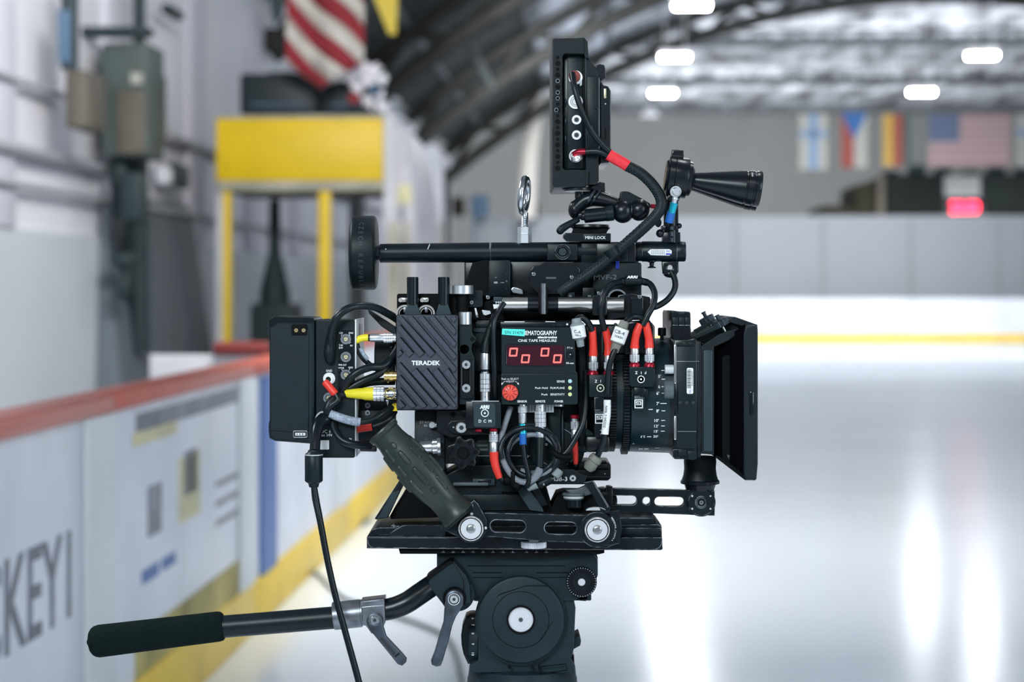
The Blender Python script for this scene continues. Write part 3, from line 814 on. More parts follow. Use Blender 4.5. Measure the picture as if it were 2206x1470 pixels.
# ================================================================ THE CAMERA RIG
def arc(cx, cy, r, a0, a1, n=16, ry=None):
    """Points of an arc, degrees anticlockwise from the right as seen in the picture."""
    ry = r if ry is None else ry
    return [(cx + r * math.cos(math.radians(a0 + (a1 - a0) * i / n)), cy - ry * math.sin(math.radians(a0 + (a1 - a0) * i / n))) for i in range(n + 1)]
def rrect(x0, y0, x1, y1, r, n=5):
    return arc(x1 - r, y0 + r, r, 0, 90, n) + arc(x0 + r, y0 + r, r, 90, 180, n) + arc(x0 + r, y1 - r, r, 180, 270, n) + arc(x1 - r, y1 - r, r, 270, 360, n)
def slot(x0, y0, x1, y1, r, n=10):
    """Rounded slot between two centres."""
    a = math.degrees(math.atan2(-(y1 - y0), x1 - x0))
    return arc(x1, y1, r, a - 90, a + 90, n) + arc(x0, y0, r, a + 90, a + 270, n)
def star(cx, cy, r0, r1, n, ph=0):
    return [(cx + (r0 if i % 2 else r1) * math.cos(PI * i / n + ph), cy + (r0 if i % 2 else r1) * math.sin(PI * i / n + ph)) for i in range(2 * n)]
def port(m, x, y, r, d, pins=3):
    """Round metal socket set in a panel at depth d."""
    m.use('steel').ring(x, y, r * .80, r, d - 2.2, d + 1)
    m.use('dull_metal').ring(x, y, r * .55, r * .80, d - .9, d + 1)
    m.use('black_deep').disc(x, y, r * .56, d - .6, d + .5, 0, 24)
    m.use('brass_pin').disc(x, y, r * .44, d - 1.1, d, .2, 20)
    for i in range(pins):
        a = 2 * PI * i / pins + .5
        m.use('ink').disc(x + r * .22 * math.cos(a), y + r * .22 * math.sin(a), r * .09, d - 1.4, d, 0, 8)
def lemo(m, x0, y0, x1, y1, r, d, d1=None, body='bright_alu', knurl=(.50, .82)):
    """Round push-pull plug from its cable end (x0, y0) to its nose (x1, y1)."""
    A = (x0, y0, d); B = (x1, y1, d if d1 is None else d1); L = math.dist(A, B)
    k0, k1 = knurl
    m.use(body)
    m.lathe(A, B, [(0, 0), (0, r * .80), (L * .03, r * .86), (L * (k0 - .04), r * .86), (L * k0, r * .72), (L * k0 + .01, r * .9)], 28)
    P = lambda t: tuple(A[i] + (B[i] - A[i]) * t for i in range(3))
    m.lathe(P(k0), P(k1), [(0, 0), (0, r * .9), (L * .01, r), (L * (k1 - k0) - L * .01, r), (L * (k1 - k0), r * .9), (L * (k1 - k0), 0)], 48, flat=lambda i: 1 - .09 * (i % 3 == 0))
    for q in (.3, .55, .8):
        t = k0 + (k1 - k0) * q
        m.use('dull_metal').lathe(P(t), P(t + .02), [(0, 0), (0, r * 1.005), (L * .012, r * 1.005), (L * .012, 0)], 28)
    m.use(body).lathe(P(k1), B, [(0, r * .84), (L * (1 - k1), r * .84), (L * (1 - k1), 0)], 28)
    m.use('ink').ball(x0 + (x1 - x0) * .9, y0 + (y1 - y0) * .9, d - r * .84, r * .1, n=8)
    return m
def knurl_disc(m, x, y, r, d0, d1, n=60, depth=.035):
    L = d1 - d0
    return m.lathe((x, y, d0), (x, y, d0 + 10), [(0, 0), (0, r * .93), (1, r * .97), (1.8, r), (L - 1, r), (L, r * .96), (L, 0)], n * 2, d0, flat=lambda i: 1 - depth * (i % 2))

# ---------------------------------------------------------------- battery
t = thing('battery', 'tall black brick battery with two round pins at its top', 'battery')
m = MB('battery_shell')
m.poly([(590, 682), (673, 685), (678, 690), (678, 952), (672, 957), (592, 951), (580, 945), (578, 930), (578, 915), (580, 905), (580, 735), (577, 725), (577, 690)], -20, 170, 6)
m.poly([(583, 706), (640, 710), (665, 710), (665, 930), (660, 935), (583, 928)], -22.5, -19, 1.5)
m.build('shell', t)
m = MB('black_gloss'); m.poly([(579, 702), (578, 690), (592, 683), (676, 686), (676, 697), (600, 697), (585, 706)], -21.5, -19, .8); m.build('top_trim', t)
m = MB('black_deep'); m.poly(rrect(628, 699, 662, 723, 4), -24, -21, .8)
for x in (638, 654): m.use('gold').ring(x, 712, 2, 4.2, -26, -23).use('dull_metal').disc(x, 712, 2.2, -25, -23, .2, 16)
m.build('power_tap', t)
m = MB('steel'); m.poly(rrect(631, 928, 663, 944, 4), -25, -21.6, .5, [rrect(633, 930, 661, 942, 3)]); m.use('ink').poly(rrect(633, 930, 661, 942, 3), -22.8, -21)
m.use('white_print').box(636, 933, 658, 939, -24, -22.4, .3)
for x in (640, 646, 652): m.use('ink').box(x - .8, 934, x + .8, 938, -24.4, -24, 0)
m.build('usb_socket', t)
# ---------------------------------------------------------------- power plate
t = thing('power_distribution_plate', 'black battery plate with a column of round power sockets', 'battery plate')
m = MB('box_green')
m.poly([(683, 690), (762, 690), (765, 693), (765, 984), (762, 987), (684, 987), (680, 983), (680, 694)], -12, 205, 2)
m.use('black_deep').box(676, 694, 684, 950, 0, 190, 1)
m.use('box_green').poly([(724, 709), (762, 709), (764, 711), (764, 984), (724, 984)], -13.5, -11, .6)
m.use('black_gloss').poly(rrect(728, 712, 762, 862, 5), -14.6, -13, .5)
m.use('ink').box(722.6, 712, 723.4, 984, -12.4, -11, 0)
for x, y, s, h in ((735, 717.5, '12V', 4.2), (756, 717.5, 'GND', 4), (734.5, 744, '7.6V', 4.2), (734.5, 749.5, '8.4V', 4.2), (757, 745, '9V', 4.2),
                   (738, 786.5, 'PWR OUT', 4), (735, 792, 'unreg', 4), (755.5, 792, 'GND', 4), (745, 829, 'GND', 4)):
    m.use('white_print').text(s, x, y, h, -14.6, bold=.008, w={'PWR OUT': 17, 'GND': 10, '12V': 8, '7.6V': 9, '8.4V': 9, '9V': 6, 'unreg': 12}[s])
for x, y, a in ((736, 722, 60), (753, 722, -60), (738, 738, -50), (754, 739, 50), (737, 797, -50), (753, 796, 60)):
    m.box(x - 2.6, y - .35, x + 2.6, y + .35, -14.9, -14.5, 0, rot=a)
m.text('GND', 709, 799, 5, -12, bold=.008, w=13).box(708.6, 803, 709.4, 807, -12.3, -12, 0)
m.text('DC in', 703.5, 929.5, 7.2, -12, bold=.005, w=23).text('Max 34V', 701, 937.5, 6.4, -12, bold=.005, w=30)
m.text('2A', 755, 946, 4.6, -14.6, w=6)
m.build('housing', t)
m = MB('white_label'); m.poly(rrect(689, 949, 709, 969, 2), -12.8, -11.9, .2)
m.build('sticker', t)
for x, y, r in ((745, 731, 11.2), (745, 769.5, 11.2), (745, 808, 11.2), (745, 845, 11.2)):
    m = MB(); port(m, x, y, r, -14.6); m.build('socket', t)
m = MB(); port(m, 708, 858, 11.5, -12); m.build('socket', t)
m = MB(); m.use('white_alu').ring(709, 816, 7, 13, -14, -10); m.use('white_print').ring(707, 818, 6, 10.4, -17, -11); m.build('ground_socket', t)
m = MB(); m.use('bright_alu').ring(697, 904, 14, 18, -15, -10); m.use('dull_metal').ring(697, 904, 8, 14, -13, -10).use('black_deep').disc(697, 904, 8.5, -12.4, -10, 0, 24); m.build('power_inlet', t)
m = MB('pale_plate'); m.use('pale_plate')
m.box(765.4, 688, 768.5, 984, -11, 214, .6, dref=0)
m.use('ink')
for d in (60, 80, 100, 150):
    m.box(768.4, 700, 768.8, 738, d, d + 7, 0, dref=0); m.box(768.4, 930, 768.8, 952, d, d + 7, 0, dref=0)
m.build('side_plate', t)
# ---------------------------------------------------------------- bracket plate behind the transmitter
t = thing('rear_bracket', 'black plate with hose clamps standing behind the finned transmitter', 'bracket')
m = MB('black_deep'); m.poly(rrect(855, 633, 990, 720, 5), 34, 42, 1.2)
m.use('black_anodised').box(870, 720, 985, 884, 34, 46, 2); m.build('plate', t)
for x in (872, 918):
    m = MB('nickel'); m.ring(x, 676, 15, 19, 24, 33, 40).ring(x, 676, 11, 13, 28, 33, 32)
    m.box(x - 12, 641, x + 6, 652, 22, 33, 3).disc(x - 9, 647, 5, 20, 30, .6, 16); m.use('dull_metal').box(x - 3, 662, x + 4, 674, 26, 33, .6); m.build('hose_clamp', t)
m = MB('black_plastic'); m.poly([(792, 668), (797, 668), (852, 704), (856, 725), (840, 716), (822, 704), (795, 676)], 44, 60, 2); m.build('angled_arm', t)
m = MB('black_plastic')
m.poly([(808, 722), (846, 722), (852, 760), (850, 800), (806, 800), (806, 760)], 50, 90, 3)
for i in range(4): m.disc(846, 738 + 15 * i, 7, 42, 60, 2, 16)
m.box(740, 838, 850, 952, 60, 120, 3); m.build('rear_block', t)
m = MB('black_anodised'); m.box(742, 884, 846, 950, 44, 62, 2); m.screw(792, 874, 6.5, 42, 'dull_metal').screw(792, 890, 6.5, 42, 'steel')
m.use('faint_print').text('V 21', 804, 907, 5, 43.6, rot=-12).use('steel').box(752.6, 862, 753.4, 896, 43, 44.5, 0).use('grey_print').poly(rrect(740, 912, 760, 935, 2), 43.2, 44, 0, [rrect(741, 913, 759, 934, 1.5)])
m.build('screw_block', t)
# ---------------------------------------------------------------- wireless transmitter
t = thing('video_transmitter', 'finned grey wireless transmitter lettered TERADEK with two stub antennas', 'transmitter')
m = MB('fin_grey')
m.poly(rrect(854, 679, 986, 883, 5), -14, 30, 3)
# slanting ribs, clipped to the face
def clipseg(x0, y0, x1, y1, L, Tp, R_, B_):
    t0, t1 = 0.0, 1.0; dx, dy = x1 - x0, y1 - y0
    for p, q_ in ((-dx, x0 - L), (dx, R_ - x0), (-dy, y0 - Tp), (dy, B_ - y0)):
        if p == 0: continue
        r_ = q_ / p
        if p < 0: t0 = max(t0, r_)
        else: t1 = min(t1, r_)
    return None if t0 >= t1 - .02 else (x0 + dx * t0, y0 + dy * t0, x0 + dx * t1, y0 + dy * t1)
for k in range(-9, 7):
    x0 = 857 + k * 23.2; seg = clipseg(x0, 679, x0 + 204 * .86, 883, 856.5, 681.5, 983.5, 880.5)
    if not seg: continue
    parts_ = [seg]
    # leave the name clear
    xm = x0 + (782 - 679) * .86
    if 868 < xm < 958:
        def at_(y): return x0 + (y - 679) * .86
        ya_, yb_ = seg[1], seg[3]
        parts_ = []
        if ya_ < 766: parts_.append((seg[0], ya_, at_(766), 766))
        if yb_ > 799: parts_.append((at_(799), 799, seg[2], yb_))
    for s_ in parts_:
        ln = math.dist(s_[:2], s_[2:]);
        if ln < 8: continue
        ux_, uy_ = (s_[2] - s_[0]) / ln, (s_[3] - s_[1]) / ln; nx_, ny_ = uy_, -ux_
        w_ = 7.2
        g_ = 8.8
        gq = [(s_[0] + nx_ * (g_ - 1.5), s_[1] + ny_ * (g_ - 1.5)), (s_[0] + nx_ * (g_ + 1.5), s_[1] + ny_ * (g_ + 1.5)), (s_[2] + nx_ * (g_ + 1.5), s_[3] + ny_ * (g_ + 1.5)), (s_[2] + nx_ * (g_ - 1.5), s_[3] + ny_ * (g_ - 1.5))]
        gq = [(min(984, max(856, a_)), min(881, max(681, b_))) for a_, b_ in gq]
        m.use('black_deep').poly(gq, -14.5, -13, 0).use('fin_grey')  # groove shade painted as flat black strips between the ribs
        c0 = [(s_[0] + nx_ * o_, s_[1] + ny_ * o_) for o_ in (-w_, w_)]; c1 = [(s_[2] + nx_ * o_, s_[3] + ny_ * o_) for o_ in (w_, -w_)]
        q = [c0[0], c0[1], c1[0], c1[1]]
        q = [(min(984, max(856, a_)), min(881, max(681, b_))) for a_, b_ in q]
        m.poly([q[0], q[1], q[2], q[3]], -20, -12, 2.0)
m.use('black_deep').poly(rrect(852.5, 677.5, 987.5, 884.5, 6), 4, 30, 1)
m.build('finned_case', t)
m = MB('white_print')
m.text('TERADEK', 917.5, 782, 9.5, -15.2, w=62, bold=.035, ext=.6); m.build('name_lettering', t)
for x, x1 in ((889, 0), (956, 0)):
    m = MB('black_satin'); m.lathe((x, 597, 10), (x, 679, 10), [(0, 0), (0, 11.5), (1.2, 12.6), (60, 12.6), (60, 9), (62, 9), (62, 0)], 32)
    m.use('slate_cap').poly([(x - 11, 655), (x + 9, 655), (x + 17, 679), (x - 18, 679)], 0, 20, 2); m.build('antenna', t)
m = MB('gold')
m.lathe((828, 811, 5), (854, 811, 5), [(0, 0), (0, 12.5), (6, 12.5), (6.5, 11), (10, 11), (10.5, 13), (19, 13), (19.5, 11.5), (27, 11.5), (27, 0)], 32)
for y in (798, 824): m.disc(836, y, 1.6, 3, 7, .3, 10)
m.build('gold_socket', t)
m = MB('booth_yellow'); m.poly([(845, 870), (854, 868), (856, 886), (842, 886)], 0, 20, .6); m.build('yellow_flap', t)
# ---------------------------------------------------------------- slotted accessory bracket right of it
t = thing('rosette_bracket', 'dark curved metal bracket with a two-screw slot beside the transmitter', 'bracket')
m = MB('box_green')
m.poly([(989, 700), (1017, 700), (1017, 716), (1020, 722), (1026, 728), (1025, 736), (1018, 741), (1016, 750), (1018, 762), (1022, 770), (1022, 862), (1015, 872), (989, 872)], 8, 26, 1.5,
       [arc(1000, 753, 10, 0, 360, 20)[:-1]])
m.pinhole(1018, 731, 5, 7.9); m.build('body', t)
m = MB('black_satin'); m.poly(rrect(991, 772, 1020, 859, 8), -2, 8.5, 1.2, [slot(1004, 786, 1004, 837, 9)]); m.use('dull_metal').poly(slot(1004, 786, 1004, 837, 10.4), -1, 7, .4, [slot(1004, 786, 1004, 837, 8.6)])
m.use('black_deep').poly(slot(1004, 786, 1004, 837, 9.5), 5, 8, 0); m.build('slotted_arm', t)
for y in (786, 837):
    m = MB(); m.screw(1004, y, 9.5, -1, 'bright_alu', 'slate_cap'); m.use('dull_metal').ring(1004, y, 5.5, 6.3, -4.7, -3.6); m.build('screw', t)
m = MB('bright_alu'); m.rod(1002, 672, 1002, 700, 14, 14, 1.2); m.build('alu_collar', t)
m = MB('black_satin'); m.poly([(940, 884), (1018, 884), (1022, 905), (1012, 940), (970, 944), (940, 930)], 30, 50, 2); m.pinhole(976, 893, 6, 29.9).pinhole(1000, 895, 5, 29.9); m.build('lower_arm', t)
m = MB('black_satin')
m.poly([(960, 921), (972, 908), (1002, 905), (1016, 924), (1060, 936), (1012, 938), (994, 938), (974, 934)], 22, 30, 1)
m.build('eccentric_cam', t)
m = MB(); m.screw(994, 922, 12.6, 20, 'bright_alu', 'slate_cap'); m.screw(977, 921, 2, 21, 'bright_alu', 'ink'); m.build('cam_screw', t)
t = thing('lobed_wheel', 'black seven-lobed knob low beside the coiled cables', 'knob')
m = MB('black_satin')
lob = []
for i in range(84):
    a_ = 2 * PI * i / 84; r_ = 33 + 4.2 * math.cos(7 * a_ + .6)
    lob.append((998 + r_ * math.cos(a_), 977 + r_ * math.sin(a_)))
m.poly(lob, -4, 16, 3); m.ring(998, 977, 14, 18, -7, 0)
for i in range(7):
    a_ = 2 * PI * (i) / 7 - .6 / 7; m.pinhole(998 + 26 * math.cos(a_), 977 + 26 * math.sin(a_), 4.5, -4.2)
m.use('black_deep').disc(998, 977, 13.5, -5, 0, .5, 32).use('black_satin').ring(998, 979, 4, 6, -6, -4)
tag(m.build('lobed_knob', t), None, None) if False else m.build('lobed_head', t)
m = MB('black_anodised'); m.rod(998, 977, 998.01, 977, 10, 16, 0, d1=40); m.build('shaft', t)

# ---------------------------------------------------------------- camera body
t = thing('camera_body', 'dark carbon camera body behind the boxes and cables', 'camera')
m = MB('carbon'); m.box(893, 884, 958, 1040, 78, 320, 3); m.build('rear_shell', t)
m = MB('black_anodised')
m.box(900, 690, 1252, 1000, 84, 320, 4)
m.box(1026, 690, 1085, 800, 60, 86, 2)
m.use('box_green').box(1024, 694, 1076, 706, 52, 62, 1).box(1030, 712, 1070, 722, 50, 62, 3)
m.use('slate_cap').poly([(1018, 707), (1058, 707), (1050, 716), (1020, 716)], 48, 52, .6)
m.use('box_green').poly([(1018, 718), (1050, 718), (1040, 745), (1020, 745)], 50, 60, 1)
m.poly(arc(1040, 748, 26, 150, -20, 12) + [(1066, 800), (1018, 800)], 54, 64, 1)
m.build('main_shell', t)
m = MB('box_green'); m.box(1020, 935, 1190, 1002, 76, 90, 2)
m.use('steel').box(1024, 982, 1160, 983, 75.5, 76.5, 0)
m.use('grey_print')
for k, s in enumerate(('::::::::', '........', ':.:.:.')): m.text('O' * 8, 1040, 951 + 9 * k, 4, 75.8, w=22)
m.pinhole(1036, 992, 4, 75.9)
for y in range(8):
    for x in range(6): m.use('slate_cap').box(1090 + x * 3.4, 900 + y * 5, 1091.6 + x * 3.4, 901.6 + y * 5, 75.6, 76.2, 0)
m.build('side_panel', t)
m = MB('white_print'); m.text('START', 918, 910, 5.5, 77.6, w=28).text('IN', 917, 917, 5.5, 77.6); m.build('port_lettering', t)
m = MB('bright_alu'); m.rod(924, 916, 950, 916, 6, 66, .6); m.disc(931, 916, 7.5, 58, 74, 1, 20); m.build('trigger_plug', t)
m = MB(); lemo(m, 905, 965, 948, 962, 15, 50, knurl=(.62, .95)); m.use('bright_alu').rod(942, 963, 950, 962.6, 19, 50, 1); m.build('silver_plug', t)
m = MB('black_anodised'); m.disc(1200, 965, 60, 70, 84, 3, 64); m.use('grey_print').ring(1200, 965, 42, 43, 69.6, 70.4)
for x, y in ((1177, 958), (1136, 984), (1147, 1006), (1188, 988)): m.screw(x, y, 3.4, 69, 'steel')
m.build('round_cover', t)
m = MB('black_anodised'); m.box(1246, 700, 1262, 960, 60, 100, 3); m.use('box_green').box(1180, 880, 1208, 990, 60, 78, 2); m.use('slate_cap').box(1210, 884, 1214, 980, 60, 80, 1)
m.disc(1256, 950, 26, 66, 90, 3, 40)
m.build('front_block', t)
# top brackets and clutter between body and handle
t = thing('top_plate', 'black cheese plate and clamps above the camera body', 'plate')
m = MB('black_deep')
m.box(985, 655, 1400, 690, 120, 300, 3); m.box(1000, 560, 1090, 660, 150, 300, 4)
m.poly([(1004, 690), (1004, 660), (1086, 640), (1086, 690)], 60, 120, 2)
m.build('plate', t)
m = MB('black_anodised'); m.poly(rrect(985, 626, 1040, 662, 4), 40, 70, 2); m.use('slate_cap').box(1063, 640, 1082, 652, 30, 50, 1)
m.use('white_print').text('MINI', 1078, 652, 5, 29.8, w=20, bold=.01); m.build('side_clamp', t)
for x, y, r in ((1051, 641, 4.6), (1016, 652, 4.6), (1028, 681, 2.5)):
    m = MB(); m.screw(x, y, r, 26 if x > 1040 else 38, 'steel'); m.build('screw', t)
m = MB('bright_alu'); m.lathe((996, 615, 20), (996, 634, 20), [(0, 0), (0, 23), (1, 24), (18, 24), (19, 23), (19, 0)], 48); m.use('black_deep').rod(996, 634, 996, 672, 13, 20, .5); m.build('alu_cap', t)
m = MB('pale_plate'); m.poly([(1022, 664), (1026, 664), (1031, 684), (1026, 684)], 40, 46, .5); m.poly([(1038, 668), (1056, 670), (1058, 676), (1046, 680), (1041, 678)], 44, 52, .8); m.build('lock_lever', t)
m = MB('steel'); m.poly([(1106, 618), (1126, 624), (1128, 636), (1104, 632), (1100, 624)], 96, 110, 2); m.build('wing_nut', t)
# ---------------------------------------------------------------- viewfinder body
t = thing('viewfinder', 'large black viewfinder marked MVF-2 under the top handle', 'viewfinder')
m = MB('black_satin')
m.box(1000, 555, 1376, 642, 118, 240, 5)
m.use('black_deep').poly([(1018, 566), (1040, 560), (1090, 560), (1090, 640), (1002, 640), (1002, 612)], 100, 122, 3)
m.use('black_anodised').box(1052, 560, 1100, 640, 92, 110, 4)
m.use('grey_print')
for y, s in ((590, '-'), (606, 'M'), (622, '-')): m.text(s, 1091, y, 3.5, 91.8)
m.text('O', 1068, 598, 3.5, 91.8).box(1064, 607, 1072, 611, 91.7, 92, 0).box(1078, 608.6, 1086, 609.6, 91.7, 92, 0)
m.use('box_green').poly([(1220, 566), (1278, 566), (1278, 600), (1252, 608)], 96, 120, 1)
m.use('black_plastic').box(1276, 566, 1382, 640, 84, 120, 4).box(1376, 570, 1382, 640, 90, 200, 1)
m.build('housing', t)
m = MB('grey_print'); m.use('slate_grey').text('MVF-2', 1304, 597, 11, 83.8, w=50, bold=.015); m.build('model_lettering', t)
m = MB('deep_blue'); m.poly(rrect(1326, 562, 1334, 580, 2), 81.5, 84.2, .4); m.build('blue_latch', t)
m = MB('black_satin')
m.poly([(1140, 585), (1150, 572), (1162, 572), (1176, 564), (1236, 564), (1250, 580), (1252, 602), (1236, 620), (1200, 636), (1160, 636), (1140, 612)], 60, 84, 2.5)
m.use('faint_print').box(1176, 597, 1198, 601, 59.8, 60.5, 0); m.build('pivot_cover', t)
for x, y in ((1150, 591), (1232, 598)):
    m = MB(); m.screw(x, y, 4.6, 58.5, 'steel'); m.build('screw', t)
m = MB('black_anodised'); m.box(1222, 630, 1238, 642, 60, 84, 1).box(1255, 620, 1280, 642, 60, 84, 1.2)
m.use('slate_grey').box(1226, 636, 1232, 641, 58, 61, .5).box(1266, 636, 1274, 641, 58, 61, .5); m.build('lower_catches', t)
# ---------------------------------------------------------------- nickel rods across the top
t = thing('support_rod', 'shiny nickel rod lying across the top of the camera', 'rod')
m = MB('nickel'); m.rod(1082, 656, 1158, 656, 15.5, 40, 1); m.build('tube', t)
m = MB('nickel'); m.rod(1170, 656, 1344, 656, 15.5, 40, 1); m.build('tube', t)
m = MB('black_satin'); m.rod(1136, 656, 1203, 656, 16, 40, 1.2); m.use('black_deep').box(1160, 618, 1180, 676, 12, 44, 3)
m.use('dull_metal').lathe((1171, 611, 14), (1171, 678, 14), [(0, 0), (0, 6), (66, 6), (66, 0)], 20); m.build('joining_clamp', t)
m = MB('nickel'); m.rod(1344, 656, 1402, 656, 13.5, 60, 1); m.build('tube', t)
m = MB('black_satin'); m.poly(rrect(1276, 636, 1308, 680, 5), 20, 60, 2); m.poly([(1308, 648), (1330, 655), (1332, 636), (1360, 632), (1400, 640), (1404, 676), (1362, 682), (1308, 690)], 46, 76, 2); m.poly(rrect(1360, 640, 1386, 682, 4), 24, 50, 2)
m.screw(1290, 632, 4, 30, 'steel').screw(1378, 640, 4.5, 24, 'steel'); m.build('end_clamp', t)
m = MB('steel'); m.ring(1330, 645, 18, 22, 74, 80, 40); m.build('ring_clip', t)

t = thing('lens_motor', 'black motor block behind the red boots over the lens', 'motor')
m = MB('black_satin'); m.box(1262, 700, 1300, 800, 64, 130, 5); m.box(1296, 700, 1352, 762, 66, 130, 5)
m.poly([(1346, 694), (1400, 690), (1411, 704), (1410, 756), (1400, 764), (1346, 764)], 60, 120, 4); m.use('black_anodised').box(1288, 764, 1350, 790, 72, 100, 3)
m.use('slate_cap').box(1330, 700, 1344, 716, 60, 68, 1); m.build('housing', t)
m = MB(); m.screw(1326, 700, 4, 62, 'dark_metal'); m.build('screw', t)
# ---------------------------------------------------------------- cine tape measure
t = thing('cine_tape_measure', 'black cine tape measure box with four red zeros and a red knob', 'measuring box')
m = MB('box_green')
m.poly([(1082, 706), (1238, 706), (1240, 800), (1244, 804), (1245, 868), (1241, 872), (1082, 872), (1080, 868), (1080, 709)], -6, 58, 1.6)
m.poly([(1080, 806), (1241, 806), (1244, 808), (1245, 869), (1241, 872), (1081, 872)], -9, -5, 1)
m.use('black_satin').box(1078, 694, 1242, 707, 2, 58, 1)
m.use('steel').box(1140, 706.2, 1178, 707, 1, 2.4, 0)
m.use('white_label').box(1086, 692.6, 1130, 697, 4, 12, .2).poly([(1176, 692.4), (1196, 692.8), (1196, 697), (1172, 697)], 4, 10)
m.use('ink').text('ELECTRONICS', 1108, 697, 4, 3.8, w=42).text('0 18 05', 1186, 697, 3.6, 3.8, w=20)
m.use('white_label').ring(1222, 699, 0.2, 2.2, .5, 3)
m.use('grey_print').text('. .... .. .', 1212, 699, 3, 1.8, w=40)
m.build('housing', t)
m = MB('white_print')
m.text('CINEMATOGRAPHY', 1158, 717.4, 9.6, -6.2, w=84, bold=.02)
m.text('electronics', 1179, 726.5, 4.8, -6.2, w=42, bold=.05)
m.text('CINE TAPE MEASURE', 1157.5, 734, 5.6, -6.2, w=83, bold=.012)
m.text('FT-in', 1228, 749.5, 4.3, -6.2, w=12).text('M-cm', 1228, 782.5, 4.3, -6.2, w=16, bold=.02)
m.text('Push to SELECT', 1099, 816.5, 4.2, -9.2, w=37).text('ADJUST', 1099, 822, 4, -9.2, w=18)
m.text('SENSE', 1208, 822, 4.6, -9.2, w=17, bold=.01).text('Push Hold', 1166.5, 836, 4.3, -9.2, w=27, bold=.01).text('FILM-PLANE', 1201, 836, 4.6, -9.2, w=31, bold=.01)
m.text('Push', 1173, 850, 4.3, -9.2, w=13, bold=.01).text('SENSITIVITY', 1201, 850, 4.6, -9.2, w=31, bold=.01)
m.text('SENSOR', 1125, 865, 4.7, -9.2, w=21, bold=.02).text('REMOTE', 1164, 865, 4.7, -9.2, w=21, bold=.02).text('POWER', 1204, 865, 4.7, -9.2, w=19, bold=.02)
for s_ in (-1, 1):
    m.tube([(1099 + s_ * 10, 821.5, -9.4), (1099 + s_ * 14, 823.5, -9.4), (1099 + s_ * 17.5, 828, -9.4)], .45, n=5)
    m.poly([(1099 + s_ * 14.8, 827.4), (1099 + s_ * 19, 829.4), (1099 + s_ * 18.2, 824.6)], -9.6, -9.2)
m.build('face_lettering', t)
m = MB('black_gloss'); m.poly(rrect(1089, 742, 1218, 790, 7), -8.2, -5, .8, [rrect(1091.5, 744.5, 1215.5, 787.5, 5)]).use('display_glass').poly(rrect(1091, 744, 1216, 788, 5), -6.6, -5); m.build('display_window', t)
for x, y in ((1106, 759), (1132, 773.3), (1174, 759), (1201, 773.3)):
    m = MB('led_digit')
    sk = lambda p: (p[0] + (y - p[1]) * .12, p[1])
    o_ = [(x - 9.2, y - 8), (x - 7.4, y - 9.6), (x + 7.4, y - 9.6), (x + 9.2, y - 8), (x + 9.2, y + 8), (x + 7.4, y + 9.6), (x - 7.4, y + 9.6), (x - 9.2, y + 8)]
    i_ = [(x - 5.6, y - 5.8), (x + 5.6, y - 5.8), (x + 5.6, y + 5.8), (x - 5.6, y + 5.8)]
    m.poly([sk(p) for p in o_], -7.6, -6.8, 0, [[sk(p) for p in i_]]); m.build('digit', t)
m = MB('black_gloss'); m.ring(1228, 766, 6, 8, -8.4, -5.5); m.use('ink').disc(1228, 766, 6.2, -6.6, -5.8, 0, 24); m.use('black_satin').ball(1228.5, 765, -10, 4.4); m.use('steel').ball(1228.5, 764, -12.6, 2.2, n=12); m.build('toggle_switch', t)
m = MB('red_knob'); m.lathe((1099, 846, -9), (1099, 846, 0), [(-14, 0), (-14, 5), (-12.5, 14), (-10, 17), (0, 17.6), (0, 0)], 72, -9, flat=lambda i: 1 - .05 * (i % 6 == 0))
m.use('black_satin').ring(1099, 846, 17, 18.6, -11, -8)
m.use('red_anod')
for i in range(10):
    a_ = i * PI / 5 + .3; m.box(1099 + 11 * math.cos(a_) - 5, 846 - 11 * math.sin(a_) - .5, 1099 + 11 * math.cos(a_) + 5, 846 - 11 * math.sin(a_) + .5, -23.4, -20, .1, rot=math.degrees(a_))
m.build('red_knob', t)
for y, c_ in ((821.5, 'led_cyan'), (836, 'led_dot'), (850, 'led_dot')):
    m = MB(c_); m.disc(1228, y, 3.6, -10.4, -8, .8, 24); m.use('white_alu').ring(1228, y, 3.4, 4.2, -9.9, -8.6); m.build('indicator_light', t)
m = MB('teal_tape'); m.poly([(1082, 708.5), (1131, 710), (1130, 725), (1081, 721)], -7.2, -5.8, 0)
m.use('teal_ink').text('S/N 31479', 1107, 716.6, 6.6, -7.3, w=40, rot=-2.4, bold=.01); m.build('serial_tape', t)
m = MB('bright_alu'); m.rod(1204, 871, 1204, 876, 11, 18, .8); m.use('red_anod').rod(1164, 870, 1164, 874, 11, 18, .5); m.build('lower_socket', t)
m = MB('pale_plate'); m.box(1135, 872, 1193, 889, 34, 40, .8); m.use('grey_print')
for i in range(9): m.box(1138 + i * 6, 874, 1141 + i * 6, 887, 33.6, 34.2, 0)
m.build('mounting_lug', t)
